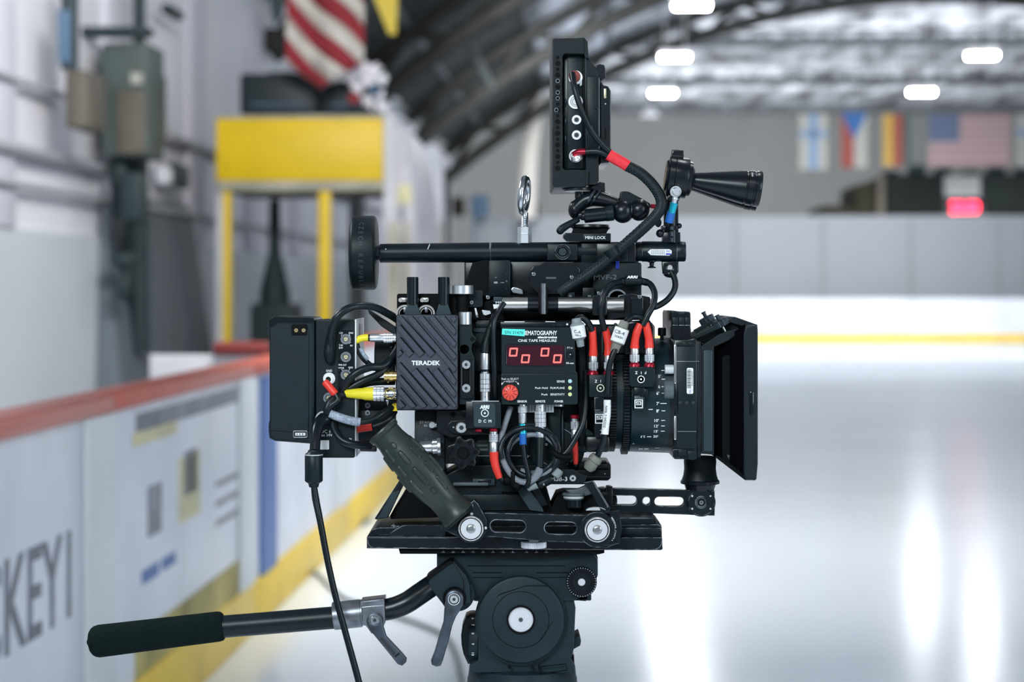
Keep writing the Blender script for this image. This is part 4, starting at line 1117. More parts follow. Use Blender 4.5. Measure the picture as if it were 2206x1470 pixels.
# ---------------------------------------------------------------- small splitter boxes
def target(m, x, y, r, d, mt='white_print'):
    m.use(mt).ring(x, y, r * .78, r, d - .3, d + .2, 40).disc(x, y, r * .26, d - .3, d, 0, 20)
t = thing('splitter_box', 'small black cube lettered ARRI and DCM under the upright silver plug', 'splitter box')
m = MB('black_satin'); m.box(1003, 865, 1079, 924, 6, 40, 2)
m.use('box_green').box(1018, 866, 1076, 923, -16, 10, 2); m.use('slate_cap').poly(rrect(1021, 870, 1067, 920, 5), -16.5, -15.8, .2)
m.use('pale_plate').box(1016, 864.6, 1075, 865.6, -15, 8, .2); m.use('box_green').box(1074, 867, 1079, 923, -14, 10, 1); m.build('housing', t)
m = MB('white_print'); m.text('ARRI', 1044, 877, 7.6, -16.6, w=21, bold=.06, shear=.12); target(m, 1044.5, 890.5, 8.4, -16.6)
m.use('white_print').text('D', 1034, 907.5, 6.4, -16.6, bold=.02).text('C', 1044.5, 907.5, 6.4, -16.6, bold=.02).text('M', 1055.5, 907.5, 6.4, -16.6, bold=.02); m.build('face_lettering', t)
m = MB('red_anod'); m.rod(1031, 924, 1031, 931, 8, -2, 1.5).rod(1063, 923, 1063, 930, 9, -6, 1.5); m.build('red_collar', t)
t = thing('splitter_box', 'small black cube marked Z I with a cream target under two red boots', 'splitter box')
m = MB('box_green'); m.box(1269, 808, 1319, 856, 8, 56, 1.8); m.use('black_satin').poly([(1280, 856), (1302, 856), (1302, 938), (1296, 944), (1284, 944), (1280, 938)], 12, 44, 2).box(1262, 940, 1314, 975, 20, 60, 6); m.build('housing', t)
m = MB('white_print'); m.text('Z', 1284, 821.5, 6, 7.8, bold=.02).text('I', 1294, 821.5, 6, 7.8, bold=.02).text('F', 1306, 821.5, 6, 7.8, bold=.02); target(m, 1293.5, 836.5, 8.4, 7.8, 'cream_print')
m.use('grey_print').text('BOOT', 1288, 884, 3, 11.8, w=12).text('RECHARGE', 1291, 888.5, 3, 11.8, w=18)
m.use('white_print').poly([(1282, 892), (1300, 892), (1300, 913), (1282, 913)], 11.5, 12, 0, [[(1284, 894), (1298, 894), (1298, 911), (1284, 911)]])
m.poly([(1285.5, 896), (1297, 896), (1297, 904), (1285.5, 904), (1285.5, 902.4), (1295, 902.4), (1295, 897.6), (1287, 897.6), (1287, 899.4), (1293, 899.4), (1293, 900.8), (1285.5, 900.8)], 11.5, 12)
m.box(1293, 927, 1296, 928, 11.6, 12, 0).box(1293, 935, 1297, 936, 11.6, 12, 0); m.build('face_lettering', t)
m = MB('red_anod'); m.lathe((1277, 798, 30), (1277, 808, 30), [(0, 0), (0, 9), (5, 12), (10, 12.5), (10, 0)], 28).lathe((1311, 798, 30), (1311, 808, 30), [(0, 0), (0, 9), (5, 12), (10, 12.5), (10, 0)], 28); m.build('red_collar', t)
t = thing('splitter_box', 'small black cube marked F I Z upside down in front of the lens', 'splitter box')
m = MB('box_green'); m.poly([(1358, 791), (1404, 791), (1411, 795), (1411, 824), (1404, 834), (1360, 834), (1356, 830), (1356, 794)], 2, 42, 1.8)
m.use('black_satin').box(1366, 834, 1388, 862, 8, 36, 1.5).box(1388, 838, 1395, 857, 12, 34, 1.5).use('box_green').box(1365, 854, 1389, 887, 2, 36, 3); m.build('housing', t)
m = MB('white_print'); m.text('F', 1390.5, 803.5, 6, 1.8, rot=180, bold=.02).text('I', 1381.5, 803.5, 6, 1.8, bold=.02).text('Z', 1371, 803.5, 6, 1.8, rot=180, bold=.02); target(m, 1381, 817.5, 8, 1.8)
m.use('grey_print').text('BOOT', 1373, 854.5, 2.8, 1.8, w=12).text('RECHARGE', 1377, 858, 2.8, 1.8, w=18)
m.use('white_print').poly([(1367, 861), (1385, 861), (1385, 880), (1367, 880)], 1.5, 2, 0, [[(1369, 863), (1383, 863), (1383, 878), (1369, 878)]])
m.poly([(1370.5, 865), (1381.5, 865), (1381.5, 873), (1370.5, 873), (1370.5, 871.4), (1379.5, 871.4), (1379.5, 866.6), (1372, 866.6), (1372, 868.4), (1377.5, 868.4), (1377.5, 869.8), (1370.5, 869.8)], 1.5, 2); m.build('face_lettering', t)
m = MB('red_anod'); m.lathe((1367, 781, 24), (1367, 791, 24), [(0, 0), (0, 9), (5, 12), (10, 12.5), (10, 0)], 28).lathe((1399, 781, 24), (1399, 791, 24), [(0, 0), (0, 9), (5, 12), (10, 12.5), (10, 0)], 28); m.build('red_collar', t)

# ---------------------------------------------------------------- lens
LD, LY = 160, 852
t = thing('cine_lens', 'dark cine lens with toothed rings and white focus marks', 'lens')
m = MB('lens_black')
def ringpart(x0, x1, r0, r1, name, mt='lens_black', chamf=2):
    m = MB(mt); L = x1 - x0
    m.lathe((x0, LY, LD), (x1, LY, LD), [(0, 0), (0, r0 - chamf), (chamf, r0), (L - chamf, r1), (L, r1 - chamf), (L, 0)], 128)
    return m
m = ringpart(1262, 1300, 92, 108, 'a', 'black_satin'); m.build('rear_barrel', t)
m = ringpart(1296, 1372, 114, 116, 'b'); m.use('grey_print').poly([(1337, 946), (1341, 944), (1341, 949)], 148, 150); m.build('middle_barrel', t)
m = MB('black_satin'); m.gear((1308, LY, LD), (1324, LY, LD), 121, 105, .03, 1.5); m.build('iris_gear', t)
m = MB('black_satin'); m.gear((1336, LY, LD), (1352, LY, LD), 127, 110, .03, 1.5); m.build('focus_gear', t)
m = ringpart(1352, 1445, 121, 124, 'c'); m.build('focus_barrel', t)
m = ringpart(1424, 1450, 123, 125, 'd', 'black_satin'); m.build('front_barrel', t)
# marks engraved round the focus barrel
def onbarrel(m, s, x, y, h, R_, w=None, kind='text', rot=0, bold=.015):
    """Put lettering (or a bar, s = length) on the barrel of radius R_ where the photo shows it at height y."""
    dy = (LY - y); a_ = math.asin(max(-1, min(1, dy / R_)))
    c_, s_ = math.cos(a_), math.sin(a_)
    P = Vector((x - CX, LD - R_ * c_ - .4, (HY - LY) + R_ * s_))
    M = Matrix(((1, 0, 0, P.x), (0, c_, -s_ * -1 * -1, P.y), (0, s_ * -1 * -1, c_, P.z), (0, 0, 0, 1)))
    M = Matrix.Translation(P) @ Matrix.Rotation(-a_, 4, 'X')
    if kind == 'text': m.text(s, 0, 0, h, 0, rot=rot, w=w, ext=.5, bold=bold, mtx=M, dref=LD)
    else:
        tb = bmesh.new(); bmesh.ops.create_cube(tb, size=1)
        for v in tb.verts: v.co = M @ Vector((v.co.x * s, v.co.y * .8, v.co.z * h))
        m.emit(tb, LD)
m = MB('white_print')
for s, x, y in (("5'", 1412, 806), ('6', 1411, 827.5), ("6'", 1408, 841), ("7'", 1408, 862.5), ("8'", 1408, 878), ("10'", 1406, 898.5), ("12'", 1406, 910.5), ("15'", 1406, 922), ("20'", 1406, 933.5)):
    onbarrel(m, s, x, y, 6.6, 123, bold=.02)
for y, l in ((794, 7), (812, 7), (827.5, 8), (841, 7), (862.5, 13), (878, 8), (898.5, 8), (910.5, 8), (922, 8)): onbarrel(m, l, 1420, y, 1.4, 123.6, kind='bar')
onbarrel(m, 9, 1393, 875, 1.6, 123.4, kind='bar'); onbarrel(m, '2.3', 1379, 934.5, 6, 122.8, rot=180); onbarrel(m, 9, 1392, 934.5, 1.5, 123.2, kind='bar')
onbarrel(m, '2.6', 1377, 963.5, 5, 122.8, rot=180); onbarrel(m, 8, 1389, 963.5, 1.4, 123.2, kind='bar')
m.use('grey_print'); onbarrel(m, 9, 1411, 961, 2.4, 123.6, kind='bar'); onbarrel(m, 11, 1411, 967, 4, 123.8, kind='bar'); onbarrel(m, 'o', 1360, 950, 5, 122.4)
m.use('black_deep'); onbarrel(m, .8, 1370, 905, 120, 124.0, kind='bar') if False else None
m.build('scale_marks', t)
m = MB('black_satin'); m.rod(1426, 706, 1426, 724, 9, 120, 2); m.rod(1426, 722, 1426, 734, 4, 120, .5); m.build('locking_screw', t)
m = MB('pale_plate'); m.rod(1432, 796, 1451, 796, 10, 34, 1); m.use('slate_grey').rod(1430, 840, 1451, 840, 20, 36, 2); m.build('focus_stop', t)
# ---------------------------------------------------------------- matte box
t = thing('matte_box', 'black matte box with a flared hood on the front of the lens', 'matte box')
m = MB('black_satin')
m.box(1452, 732, 1502, 990, 40, 370, 3)
m.use('box_green').box(1457, 742, 1500, 968, 36, 44, 1.2)
m.use('dull_metal').box(1457, 778.4, 1506, 779.6, 35.2, 37, .2)
m.use('black_satin').poly([(1450, 968), (1500, 968), (1500, 986), (1494, 992), (1450, 986)], 34, 60, 1.5).use('box_green').box(1462, 970, 1478, 982, 32, 40, 1).box(1482, 972, 1498, 990, 32, 40, 1)
m.use('grey_print').box(1459, 929.6, 1500, 930.4, 35.3, 36.2, 0)
m.build('filter_stage', t)
for y0, y1 in ((743, 827), (897, 948), (840, 896)):
    m = MB('white_alu' if y0 != 840 else 'black_satin'); m.box(1452.5, y0, 1456.5, y1, 33, 42, .6); m.use('black_deep').box(1453.6, y0 + 2, 1455.4, y1 - 2, 32.7, 34, 0); m.build('edge_rail', t)
m = MB('white_label'); m.poly(rrect(1479.5, 793, 1493.5, 849, 3), 35, 36, .2); m.use('ink')
y = 797
for k in range(22):
    h_ = (1.1, .6, 1.8, .8)[k % 4]
    if y < 838: m.box(1480.5, y, 1488.5, y + h_, 34.8, 35.1, 0)
    y += h_ + (.8, 1.0, .6)[k % 3]
m.box(1490.4, 800, 1491.6, 832, 34.8, 35.1, 0).use('blue_ink').text('ARRI', 1486.5, 844, 2.6, 34.9, rot=90, w=8); m.build('barcode_label', t)
for x in (1465, 1479, 1493):
    m = MB('black_satin'); m.screw(x, 868, 4.4, 35.6, 'dark_metal', 'ink'); m.build('screw', t)
m = MB('black_satin')
m.poly([(1446, 676), (1448, 671), (1456, 671), (1486, 673), (1488, 676), (1488, 704), (1490, 724), (1500, 736), (1500, 748), (1460, 748), (1452, 736), (1446, 718)], 80, 330, 2)
m.use('box_green')
for x0 in (1449, 1463, 1476): m.box(x0, 684, x0 + 11.5, 702, 76, 82, .8).box(x0 + 8, 738, x0 + 20, 746, 32, 44, 1)
m.use('dull_metal')
for x0 in (1449, 1463, 1476): m.box(x0, 700.5, x0 + 11.5, 702, 75, 77, .2)
m.use('black_anodised').box(1446, 670, 1458, 675, 78, 200, .8).box(1474, 672, 1486, 675, 78, 200, .8).box(1462, 674, 1474, 678, 76, 200, .8)
m.pinhole(1455, 713, 1.8, 79.9).pinhole(1468, 713, 1.8, 79.9).pinhole(1481, 713, 1.8, 79.9)
m.build('top_clamp', t)
# flared hood: inner throat at left, wide mouth at right, seen from the side
def hood(m, mt, x0, t0, b0, n0, f0, x1, t1, b1, n1, f1, closed_near=True):
    """Four walls between a small frame at x0 and a big one at x1 (t/b heights, n/f near and far depths)."""
    m.use(mt); tb = bmesh.new()
    def q4(x, t_, b_, n_, f_): return [Vector((x - CX, n_, HY - t_)), Vector((x - CX, f_, HY - t_)), Vector((x - CX, f_, HY - b_)), Vector((x - CX, n_, HY - b_))]
    A, B = q4(x0, t0, b0, n0, f0), q4(x1, t1, b1, n1, f1); g = 3.0
    ctrA = sum(A, Vector()) / 4; ctrB = sum(B, Vector()) / 4
    A2 = [p + (ctrA - p).normalized() * g * 1.4 for p in A]; B2 = [p + (ctrB - p).normalized() * g * 1.4 for p in B]
    va = [[tb.verts.new(p) for p in L_] for L_ in (A, B, B2, A2)]
    for i in range(4):
        j = (i + 1) % 4
        for k in range(4): tb.faces.new((va[k][i], va[k][j], va[(k + 1) % 4][j], va[(k + 1) % 4][i]))
    bmesh.ops.recalc_face_normals(tb, faces=list(tb.faces)); m.emit(tb, n1)
m = MB('flock')
hood(m, 'flock', 1534, 752, 982, 90, 320, 1606, 700, 1026, 30, 380)
m.use('black_deep').poly(rrect(1556, 766, 1596, 1000, 8), 56, 60, .6)
m.use('faint_print').poly([(1566, 980), (1572, 981), (1570, 990)], 55.6, 56).box(1576, 983, 1588, 988, 55.6, 56, 0, rot=-10)
m.build('hood', t)
m = MB('slate_cap'); hood(m, 'black_plastic', 1505, 744, 978, 50, 360, 1538, 746, 980, 46, 364); m.use('slate_cap').box(1515, 754, 1536, 974, 42, 50, 3)
m.use('black_anodised').box(1502, 736, 1510, 986, 44, 366, 1); m.build('throat', t)
m = MB('black_plastic'); m.poly([(1498, 738), (1506, 742), (1560, 722), (1600, 712), (1604, 690), (1572, 690), (1540, 706), (1510, 722)], 80, 330, 3)
m.use('black_plastic').poly([(1510, 746), (1530, 752), (1570, 734), (1596, 716), (1590, 706), (1550, 720)], 48, 80, 2); m.build('hood_top', t)
m = MB('black_plastic')
m.poly([(1606, 703), (1632, 701), (1633, 712), (1633, 1000), (1630, 1033), (1627, 1036), (1606, 1034), (1602, 1020), (1602, 720)], 20, 32, 4)
m.box(1606, 701, 1632, 714, 24, 390, 4, dref=20).box(1604, 1020, 1630, 1036, 24, 390, 4, dref=20).box(1606, 703, 1631, 1034, 380, 392, 4, dref=20)
m.use('black_gloss').poly([(1619, 842), (1624, 846), (1624, 892), (1619, 897), (1615, 893), (1615, 846)], 17, 22, 2); m.build('front_frame', t)
m = MB('black_plastic'); m.poly([(1575, 684), (1584, 683), (1632, 700), (1632, 708), (1606, 706), (1570, 694)], 60, 350, 2)
m.use('black_deep').poly([(1540, 985), (1546, 982), (1606, 1022), (1606, 1036), (1596, 1028)], 40, 370, 1); m.build('flag_edge', t)
m = MB('box_green'); m.poly([(1494, 724), (1500, 730), (1568, 700), (1572, 690), (1560, 692)], 54, 72, 1); m.poly([(1494, 712), (1534, 690), (1538, 696), (1500, 718)], 90, 104, 1); m.build('arm_bracket', t)
for x, y, d, r in ((1524, 690, 110, 17), (1553, 697, 66, 19)):
    m = MB('dark_metal'); a_ = math.radians(28); ux_, uy_ = math.sin(a_), math.cos(a_)
    A = (x - ux_ * 9, y - uy_ * 9 + 1, d); B = (x + ux_ * 7, y + uy_ * 7 + 1, d); L = math.dist(A, B)
    m.lathe(A, B, [(0, 0), (0, r - 2), (1.5, r), (L - 1.5, r), (L, r - 2), (L, 0)], 90, flat=lambda i: 1 - .05 * (i % 3 == 0))
    m.rod(x - ux_ * 20, y - uy_ * 20, x, y, 4, d, 1).rod(x - ux_ * 20, y - uy_ * 20, x - ux_ * 17, y - uy_ * 17, 5.5, d, .6).use('steel').rod(x, y, x + ux_ * 20, y + uy_ * 20, 3, d, .4); m.build('thumb_screw', t)
# ---------------------------------------------------------------- far hand grip and slotted arm
t = thing('slotted_arm', 'black arm with two open slots and a round hole under the lens', 'arm')
m = MB('black_worn'); 
m.poly([(1292, 1052), (1540, 1058), (1540, 1112), (1296, 1103)], 145, 170, 1.5, [slot(1306, 1078, 1362, 1078.5, 10), arc(1393, 1080, 8.6, 0, 360, 20)[:-1], slot(1420, 1081, 1464, 1081.5, 10)])
m.build('bar', t)
m = MB('black_worn'); m.disc(1511, 1083, 31, 135, 177, 3, 64); m.ring(1511, 1083, 10, 13, 132, 137)
for a_ in (35, 145, 215, 325): m.use('white_alu').disc(1511 + 24 * math.cos(math.radians(a_)), 1083 + 24 * math.sin(math.radians(a_)), 2, 133.6, 136, .2, 12)
m.screw(1511, 1083, 5, 133, 'steel'); m.build('rosette_end', t)
m = MB('black_worn'); m.box(1306, 1048, 1320, 1108, 141, 171, 2).disc(1300, 1080, 30, 165, 185, 2); m.build('inner_joint', t)
t = thing('hand_grip', 'black rubber hand grip standing below the matte box', 'hand grip')
m = MB('black_rubber'); m.lathe((1508, 984, 165), (1508, 1050, 165), [(0, 0), (0, 34), (10, 35), (26, 34), (40, 36), (52, 40), (54, 0)], 48)
m.use('rubber_green').ring(1508, 1000, 33, 34, 319, 320) if False else None
m.build('rubber_sleeve', t)
m = MB('black_satin'); m.lathe((1508, 1034, 165), (1508, 1060, 165), [(0, 0), (0, 40), (2, 42), (8, 42), (10, 34), (22, 30), (22, 0)], 48, flat=lambda i: 1 - .03 * (i % 4 == 0)); m.build('flange', t)
# ---------------------------------------------------------------- near hand grip
t = thing('hand_grip', 'long ribbed dark green rubber grip slanting down at the front', 'hand grip')
GA, GB = (826, 930, -95), (988, 1112, -95)
ux_, uy_ = (GB[0] - GA[0]), (GB[1] - GA[1]); GL = math.hypot(ux_, uy_); ux_ /= GL; uy_ /= GL
m = MB('rubber_green')
m.lathe(GA, GB, [(0, 0), (0, 28), (-6, 34), (-3, 37), (4, 37), (8, 33), (24, 33), (50, 37), (90, 41), (130, 42), (165, 39), (192, 34), (212, 34), (222, 36), (GL - 12, 37), (GL - 8, 39), (GL, 39), (GL, 0)], 72)
# raised pads moulded round the sleeve
def pad(t0, t1, phi, wid, R_, hgt=2.2):
    """Raised oblong from t0 to t1 along the grip at angle phi round it (0 faces the lens)."""
    tb = bmesh.new(); n = 14; ns = 8; V = []
    z3 = Vector((ux_, 0, -uy_)); x3 = Vector((0, -1, 0)); y3 = z3.cross(x3)
    A3 = Vector((GA[0] - CX, GA[2], HY - GA[1]))
    for i in range(n + 1):
        row = []
        for j in range(ns + 1):
            s_ = i / n; q_ = j / ns
            t_ = t0 + (t1 - t0) * s_
            rad = R_(t_)
            ph = math.radians(phi) + (q_ - .5) * wid / rad
            u = abs(s_ - .5) * (t1 - t0); v_ = abs(q_ - .5) * wid
            hl, hw = (t1 - t0) / 2, wid / 2; cr = hw
            dx = max(0, u - (hl - cr)); e_ = cr - math.hypot(dx, v_)
            h_ = -1.2 + min(1, max(0, e_ / 3.0)) * (hgt + 1.2)
            row.append(tb.verts.new(A3 + z3 * t_ + (x3 * math.cos(ph) + y3 * math.sin(ph)) * (rad + h_)))
        V.append(row)
    for i in range(n):
        for j in range(ns): tb.faces.new((V[i][j], V[i][j + 1], V[i + 1][j + 1], V[i + 1][j]))
    bmesh.ops.recalc_face_normals(tb, faces=list(tb.faces)); m.emit(tb, GA[2])
tab = [(0, 35), (24, 33), (50, 37), (90, 41), (130, 42), (165, 39), (192, 34), (212, 34), (245, 37)]
def RR(t_):
    for a_, b_ in zip(tab, tab[1:]):
        if t_ <= b_[0]: return a_[1] + (b_[1] - a_[1]) * (t_ - a_[0]) / (b_[0] - a_[0])
    return 37
for phi, seq in ((0, [(28, 46, 13), (52, 92, 13), (98, 150, 14), (156, 174, 14)]), (38, [(30, 66, 12), (74, 106, 12), (114, 160, 12)]), (-38, [(60, 96, 12), (104, 136, 12), (144, 184, 12)]),
                 (76, [(40, 80, 11), (90, 140, 11)]), (-76, [(50, 90, 11), (100, 150, 11)]), (120, [(40, 90, 12), (100, 150, 12)]), (180, [(40, 90, 12), (100, 150, 12)]), (-120, [(40, 90, 12), (100, 150, 12)])):
    for a_, b_, w_ in seq: pad(a_, b_, phi, w_, RR, 3.8)
m.build('rubber_sleeve', t)
m = MB('black_rubber'); m.lathe((GA[0] - ux_ * 7, GA[1] - uy_ * 7, -95), GA, [(0, 0), (0, 30), (2, 35), (6, 36.5), (9, 36), (9, 0)], 64); m.build('end_cap', t)
m = MB('black_worn')
m.poly([(1021, 1078), (1030, 1086), (1040, 1104), (1049, 1120), (1050, 1140), (1040, 1158), (1024, 1168), (1002, 1166), (985, 1156), (950, 1140), (950, 1134)], -100, -62, 2)
m.use('white_alu').disc(1016, 1108, 3, -101, -99, .3, 14).disc(1046, 1138, 3, -101, -99, .3, 14)
m.use('black_rubber'); m.lathe((GB[0] - 1, GB[1] - 1, -92), (GB[0] + 7 * ux_, GB[1] + 7 * uy_, -92), [(0, 0), (0, 37), (2, 40), (7, 38), (7, 0)], 48, flat=lambda i: 1 - .03 * (i % 3 == 0)); m.build('rosette_mount', t)
def clamp_knob(parent, x, y, r, d):
    m = MB('black_satin'); m.disc(x, y, r * 1.12, d, d + 14, 2)
    knurl_disc(m.use('white_alu'), x, y, r, d - 13, d + 1, 70, .045)
    m.use('white_alu').lathe((x, y, d - 13.4), (x, y, 0), [(0, r * .88), (0, r * .80), (3.2, r * .46), (3.4, 0)], 56, d - 13.4)
    m.use('knob_core').lathe((x, y, d - 15), (x, y, 0), [(0, 0), (-.8, r * .15), (.6, r * .34), (2.5, r * .40), (6, r * .40)], 40, d - 15)
    m.build('clamp_knob', parent)
clamp_knob(t, 1014.5, 1140, 27.5, -102)
# ---------------------------------------------------------------- extension arm on the near side
t = thing('extension_arm', 'black worn extension arm with two slots between the two pale knobs', 'arm')
m = MB('black_worn')
m.poly([(1036, 1106), (1052, 1105), (1260, 1110), (1300, 1106), (1335, 1108), (1338, 1140), (1334, 1170), (1305, 1182), (1262, 1170), (1190, 1168), (1052, 1157), (1040, 1160)], -62, -36, 2,
       [slot(1069, 1133.5, 1120, 1135, 12.5), slot(1186, 1138, 1230, 1139, 12.5)])
m.use('dull_metal')
for a_ in ((1069, 1133.5, 1120, 1135), (1186, 1138, 1230, 1139)): m.poly(slot(*a_, 13.6), -62.6, -61.6, .3, [slot(*a_, 12.6)])
m.pinhole(1065, 1172, 1, -40)
m.build('bar', t)
m = MB('black_satin'); m.poly(arc(1287, 1138, 38, -75, 75, 16) + [(1300, 1106), (1335, 1102), (1340, 1140), (1334, 1172), (1300, 1178)], -70, -40, 2)
m.use('black_worn').ring(1287, 1142, 30, 38, -78, -60)
m.build('rosette_end', t)
m = MB('white_print')
for i, ch in enumerate('WOODEN CAMERA'):
    a_ = 34 - i * 5.6; x, y = 1283 + 43 * math.cos(math.radians(a_)), 1141 - 43 * math.sin(math.radians(a_))
    if ch != ' ': m.text(ch, x, y, 4.0, -70.3, rot=a_ - 90, bold=.015)
m.build('maker_lettering', t)
clamp_knob(t, 1287, 1142.5, 27.5, -80)
# ---------------------------------------------------------------- sliding base plates
t = thing('dovetail_plate', 'long black worn dovetail plate on top of the tripod head', 'plate')
m = MB('black_worn')
m.poly([(800, 1142), (814, 1137), (1415, 1130), (1426, 1134), (1426, 1160), (1408, 1160), (1400, 1150), (820, 1154), (790, 1158)], 20, 230, 2)
m.poly([(790, 1158), (1427, 1158), (1428, 1184), (1424, 1186), (790, 1182)], -6, 250, 2.5)
m.use('dull_metal').poly([(790, 1157), (1000, 1157.4), (1000, 1158.4), (790, 1158.4)], -7, -4).poly([(792, 1180.8), (1425, 1185.0), (1425, 1186.2), (792, 1182.2)], -7, -3)
m.tube([(792, 1163, -6.6), (793, 1170, -6.6), (797, 1177, -6.6), (805, 1181, -6.6)], .7, n=6).tube([(1426, 1166, -6.6), (1425, 1172, -6.6), (1420, 1180, -6.6), (1412, 1184, -6.6)], .7, n=6)
m.build('rail', t)
m = MB('black_worn'); m.poly([(838, 1150), (866, 1133), (880, 1131), (960, 1132), (960, 1156), (836, 1156)], 0, 30, 1.5); m.build('end_ramp', t)
m = MB('black_worn'); m.poly(rrect(1325, 1116, 1416, 1150, 8), 40, 200, 2).box(1330, 1138, 1424, 1158, 10, 42, 1); m.build('carriage', t)
m = MB(); m.use('steel').rod(1407, 1148, 1407, 1157, 7.5, 24, 1); m.build('stop_pin', t)
m = MB(); m.use('steel').rod(846, 1131, 852, 1139, 5, 36, 1).use('dull_metal').box(842, 1134, 868, 1140, 34, 50, 1); m.build('stop_pin', t)
m = MB('white_alu'); m.lathe((1150, 1166, -2), (1150, 1182, -2), [(0, 0), (0, 26), (1.5, 28), (13, 28), (14.5, 26), (14.5, 0)], 130, flat=lambda i: 1 - .03 * (i % 2))
m.use('white_alu').rod(1150, 1162, 1150, 1168, 12, -2, 1); m.build('thumb_wheel', t)
t = thing('sliding_plate', 'thin black slide plate with tiny scale marks above the tripod head', 'plate')
m = MB('black_deep'); m.poly([(859, 1184), (1302, 1184), (1302, 1192), (1290, 1195), (1240, 1197), (1180, 1201), (1100, 1201), (1040, 1197), (1000, 1194), (862, 1194)], 6, 240, 1.2)
m.build('plate', t)
m = MB('grey_print')
for i, s in enumerate('70 60 50 40 30 20 10 0 10 20 30'.split()):
    x = 955 + i * 21.4 + (8 if i > 7 else 0); m.text('-' + s + '-', x, 1190, 3, 5.8, w=9).box(x - .3, 1186.5, x + .3, 1188, 5.7, 6, 0)
m.build('scale_marks', t)
# ---------------------------------------------------------------- camera base plate with rod legs
t = thing('bridge_plate', 'black base plate lettered MSB-3 with slanting legs under the camera', 'base plate')
m = MB('black_anodised')
m.poly([(940, 1036), (1000, 1003), (1316, 1003), (1316, 1030), (1310, 1036), (1276, 1036), (1266, 1044), (1180, 1044), (1160, 1060), (940, 1060)], 60, 260, 2)
m.use('black_deep').box(1225, 998, 1309, 1014, 50, 120, 2).box(1240, 1012, 1315, 1034, 36, 120, 4)
m.use('black_anodised').poly([(1160, 1008), (1236, 1012), (1250, 1020), (1266, 1026), (1258, 1042), (1160, 1043)], 32, 62, 2)
m.use('box_green').box(1282, 1000, 1308, 1010, 46, 60, .8).use('slate_cap').box(1258, 1027.4, 1314, 1028, 35.4, 36.4, 0)
m.use('white_print').text('MSB-3', 1204, 1032, 9.4, 31.6, w=36, bold=.005); m.build('plate', t)
m = MB(); m.screw(1234, 1031, 7.4, 30, 'bright_alu'); m.build('screw', t)
m = MB('steel'); m.ball(1303, 1021, 35.5, 1.4, n=8); m.build('marker', t)
m = MB('slate_cap'); m.box(1018, 1032, 1066, 1046, 48, 60, 1).use('black_satin').box(1030, 1034, 1058, 1042, 46.6, 49, 2); m.use('slate_grey').box(976, 1040, 1052, 1047, 44, 60, 1.5); m.build('front_catch', t)
m = MB('black_anodised')
m.poly([(861, 1034), (872, 1040), (836, 1116), (810, 1120), (807, 1118)], 46, 60, 1.5); m.use('slate_cap').poly([(846, 1062), (860, 1058), (834, 1116), (814, 1117)], 45, 47, .4); m.build('leg', t)
m = MB('black_deep')
m.poly([(880, 1046), (1176, 1050), (1192, 1106), (842, 1119), (840, 1112)], 70, 240, 2)
m.use('box_green').box(970, 1050, 1082, 1066, 62, 74, 2); m.use('black_anodised').box(980, 1066, 1150, 1100, 64, 80, 2)
m.use('slate_cap').poly([(1112, 1052), (1136, 1046), (1166, 1090), (1172, 1104), (1142, 1100), (1124, 1074)], 40, 52, 1)
m.use('black_satin').poly([(1140, 1046), (1156, 1042), (1180, 1088), (1166, 1092)], 36, 50, 1)
m.build('rail_body', t)
m = MB('black_worn'); m.poly([(1256, 1040), (1278, 1036), (1316, 1096), (1308, 1110), (1298, 1106), (1268, 1054)], 26, 44, 1.5); m.use('dull_metal').poly([(1277, 1038), (1280, 1037), (1312, 1092), (1309, 1094)], 24, 27, .3); m.build('leg', t)
m = MB('black_deep'); m.poly([(1186, 1098), (1200, 1068), (1216, 1064), (1310, 1066), (1320, 1100), (1320, 1112), (1186, 1112)], 70, 200, 2); m.build('lens_side_body', t)
m = MB('slate_grey'); m.poly([(1218, 1056), (1244, 1054), (1262, 1046), (1276, 1044), (1290, 1052), (1284, 1062), (1262, 1070), (1240, 1074)], 50, 66, 3)
m.use('slate_grey').lathe((1236, 1062, 58), (1236, 1076, 58), [(0, 0), (0, 24), (4, 26), (8, 22), (14, 21), (14, 0)], 48); m.use('pale_plate').lathe((1236, 1065, 57), (1236, 1073, 57), [(0, 21), (0, 22.5), (8, 22.5), (8, 21)], 48)
m.use('black_satin').rod(1236, 1076, 1236, 1094, 18, 58, 1); m.build('lock_lever', t)
m = MB('pale_plate'); m.poly(arc(1284, 1102, 22, 10, 170, 12, 8), 10, 30, 1); m.build('rear_knob', t)
# ---------------------------------------------------------------- fluid head
HX, HYY = 1122, 1336
t = thing('fluid_head', 'dark blue-grey fluid tripod head with a pale bolt in its round drum', 'tripod head')
m = MB('head_paint')
m.poly([(941, 1194), (1280, 1194), (1288, 1202), (1288, 1240), (1284, 1252), (1260, 1282), (1236, 1296), (1022, 1296), (1012, 1286), (1000, 1280), (941, 1262)], 30, 240, 3)
m.use('black_deep').box(1006, 1219, 1218, 1220.4, 28.6, 31, 0).box(1018, 1233.5, 1082, 1235.2, 28.6, 31, 0).box(1020, 1244, 1100, 1245.4, 28.6, 31, 0).box(1156, 1233.5, 1228, 1235.4, 28.6, 31, 0).box(1160, 1244, 1228, 1245.2, 28.6, 31, 0)
m.use('dull_metal').tube([(1280, 1196, 29.5), (1286, 1204, 29.5), (1287, 1214, 29.5)], 1.0, n=6)
m.use('head_paint').poly([(1240, 1276), (1256, 1262), (1268, 1290), (1262, 1296), (1236, 1294)], 34, 200, 2)
m.build('top_housing', t)
m = MB('head_paint')
m.poly([(1030, 1290), (1232, 1290), (1240, 1310), (1236, 1400), (1230, 1420), (1238, 1436), (1238, 1450), (1012, 1450), (1012, 1434), (1030, 1424)], 36, 240, 3)
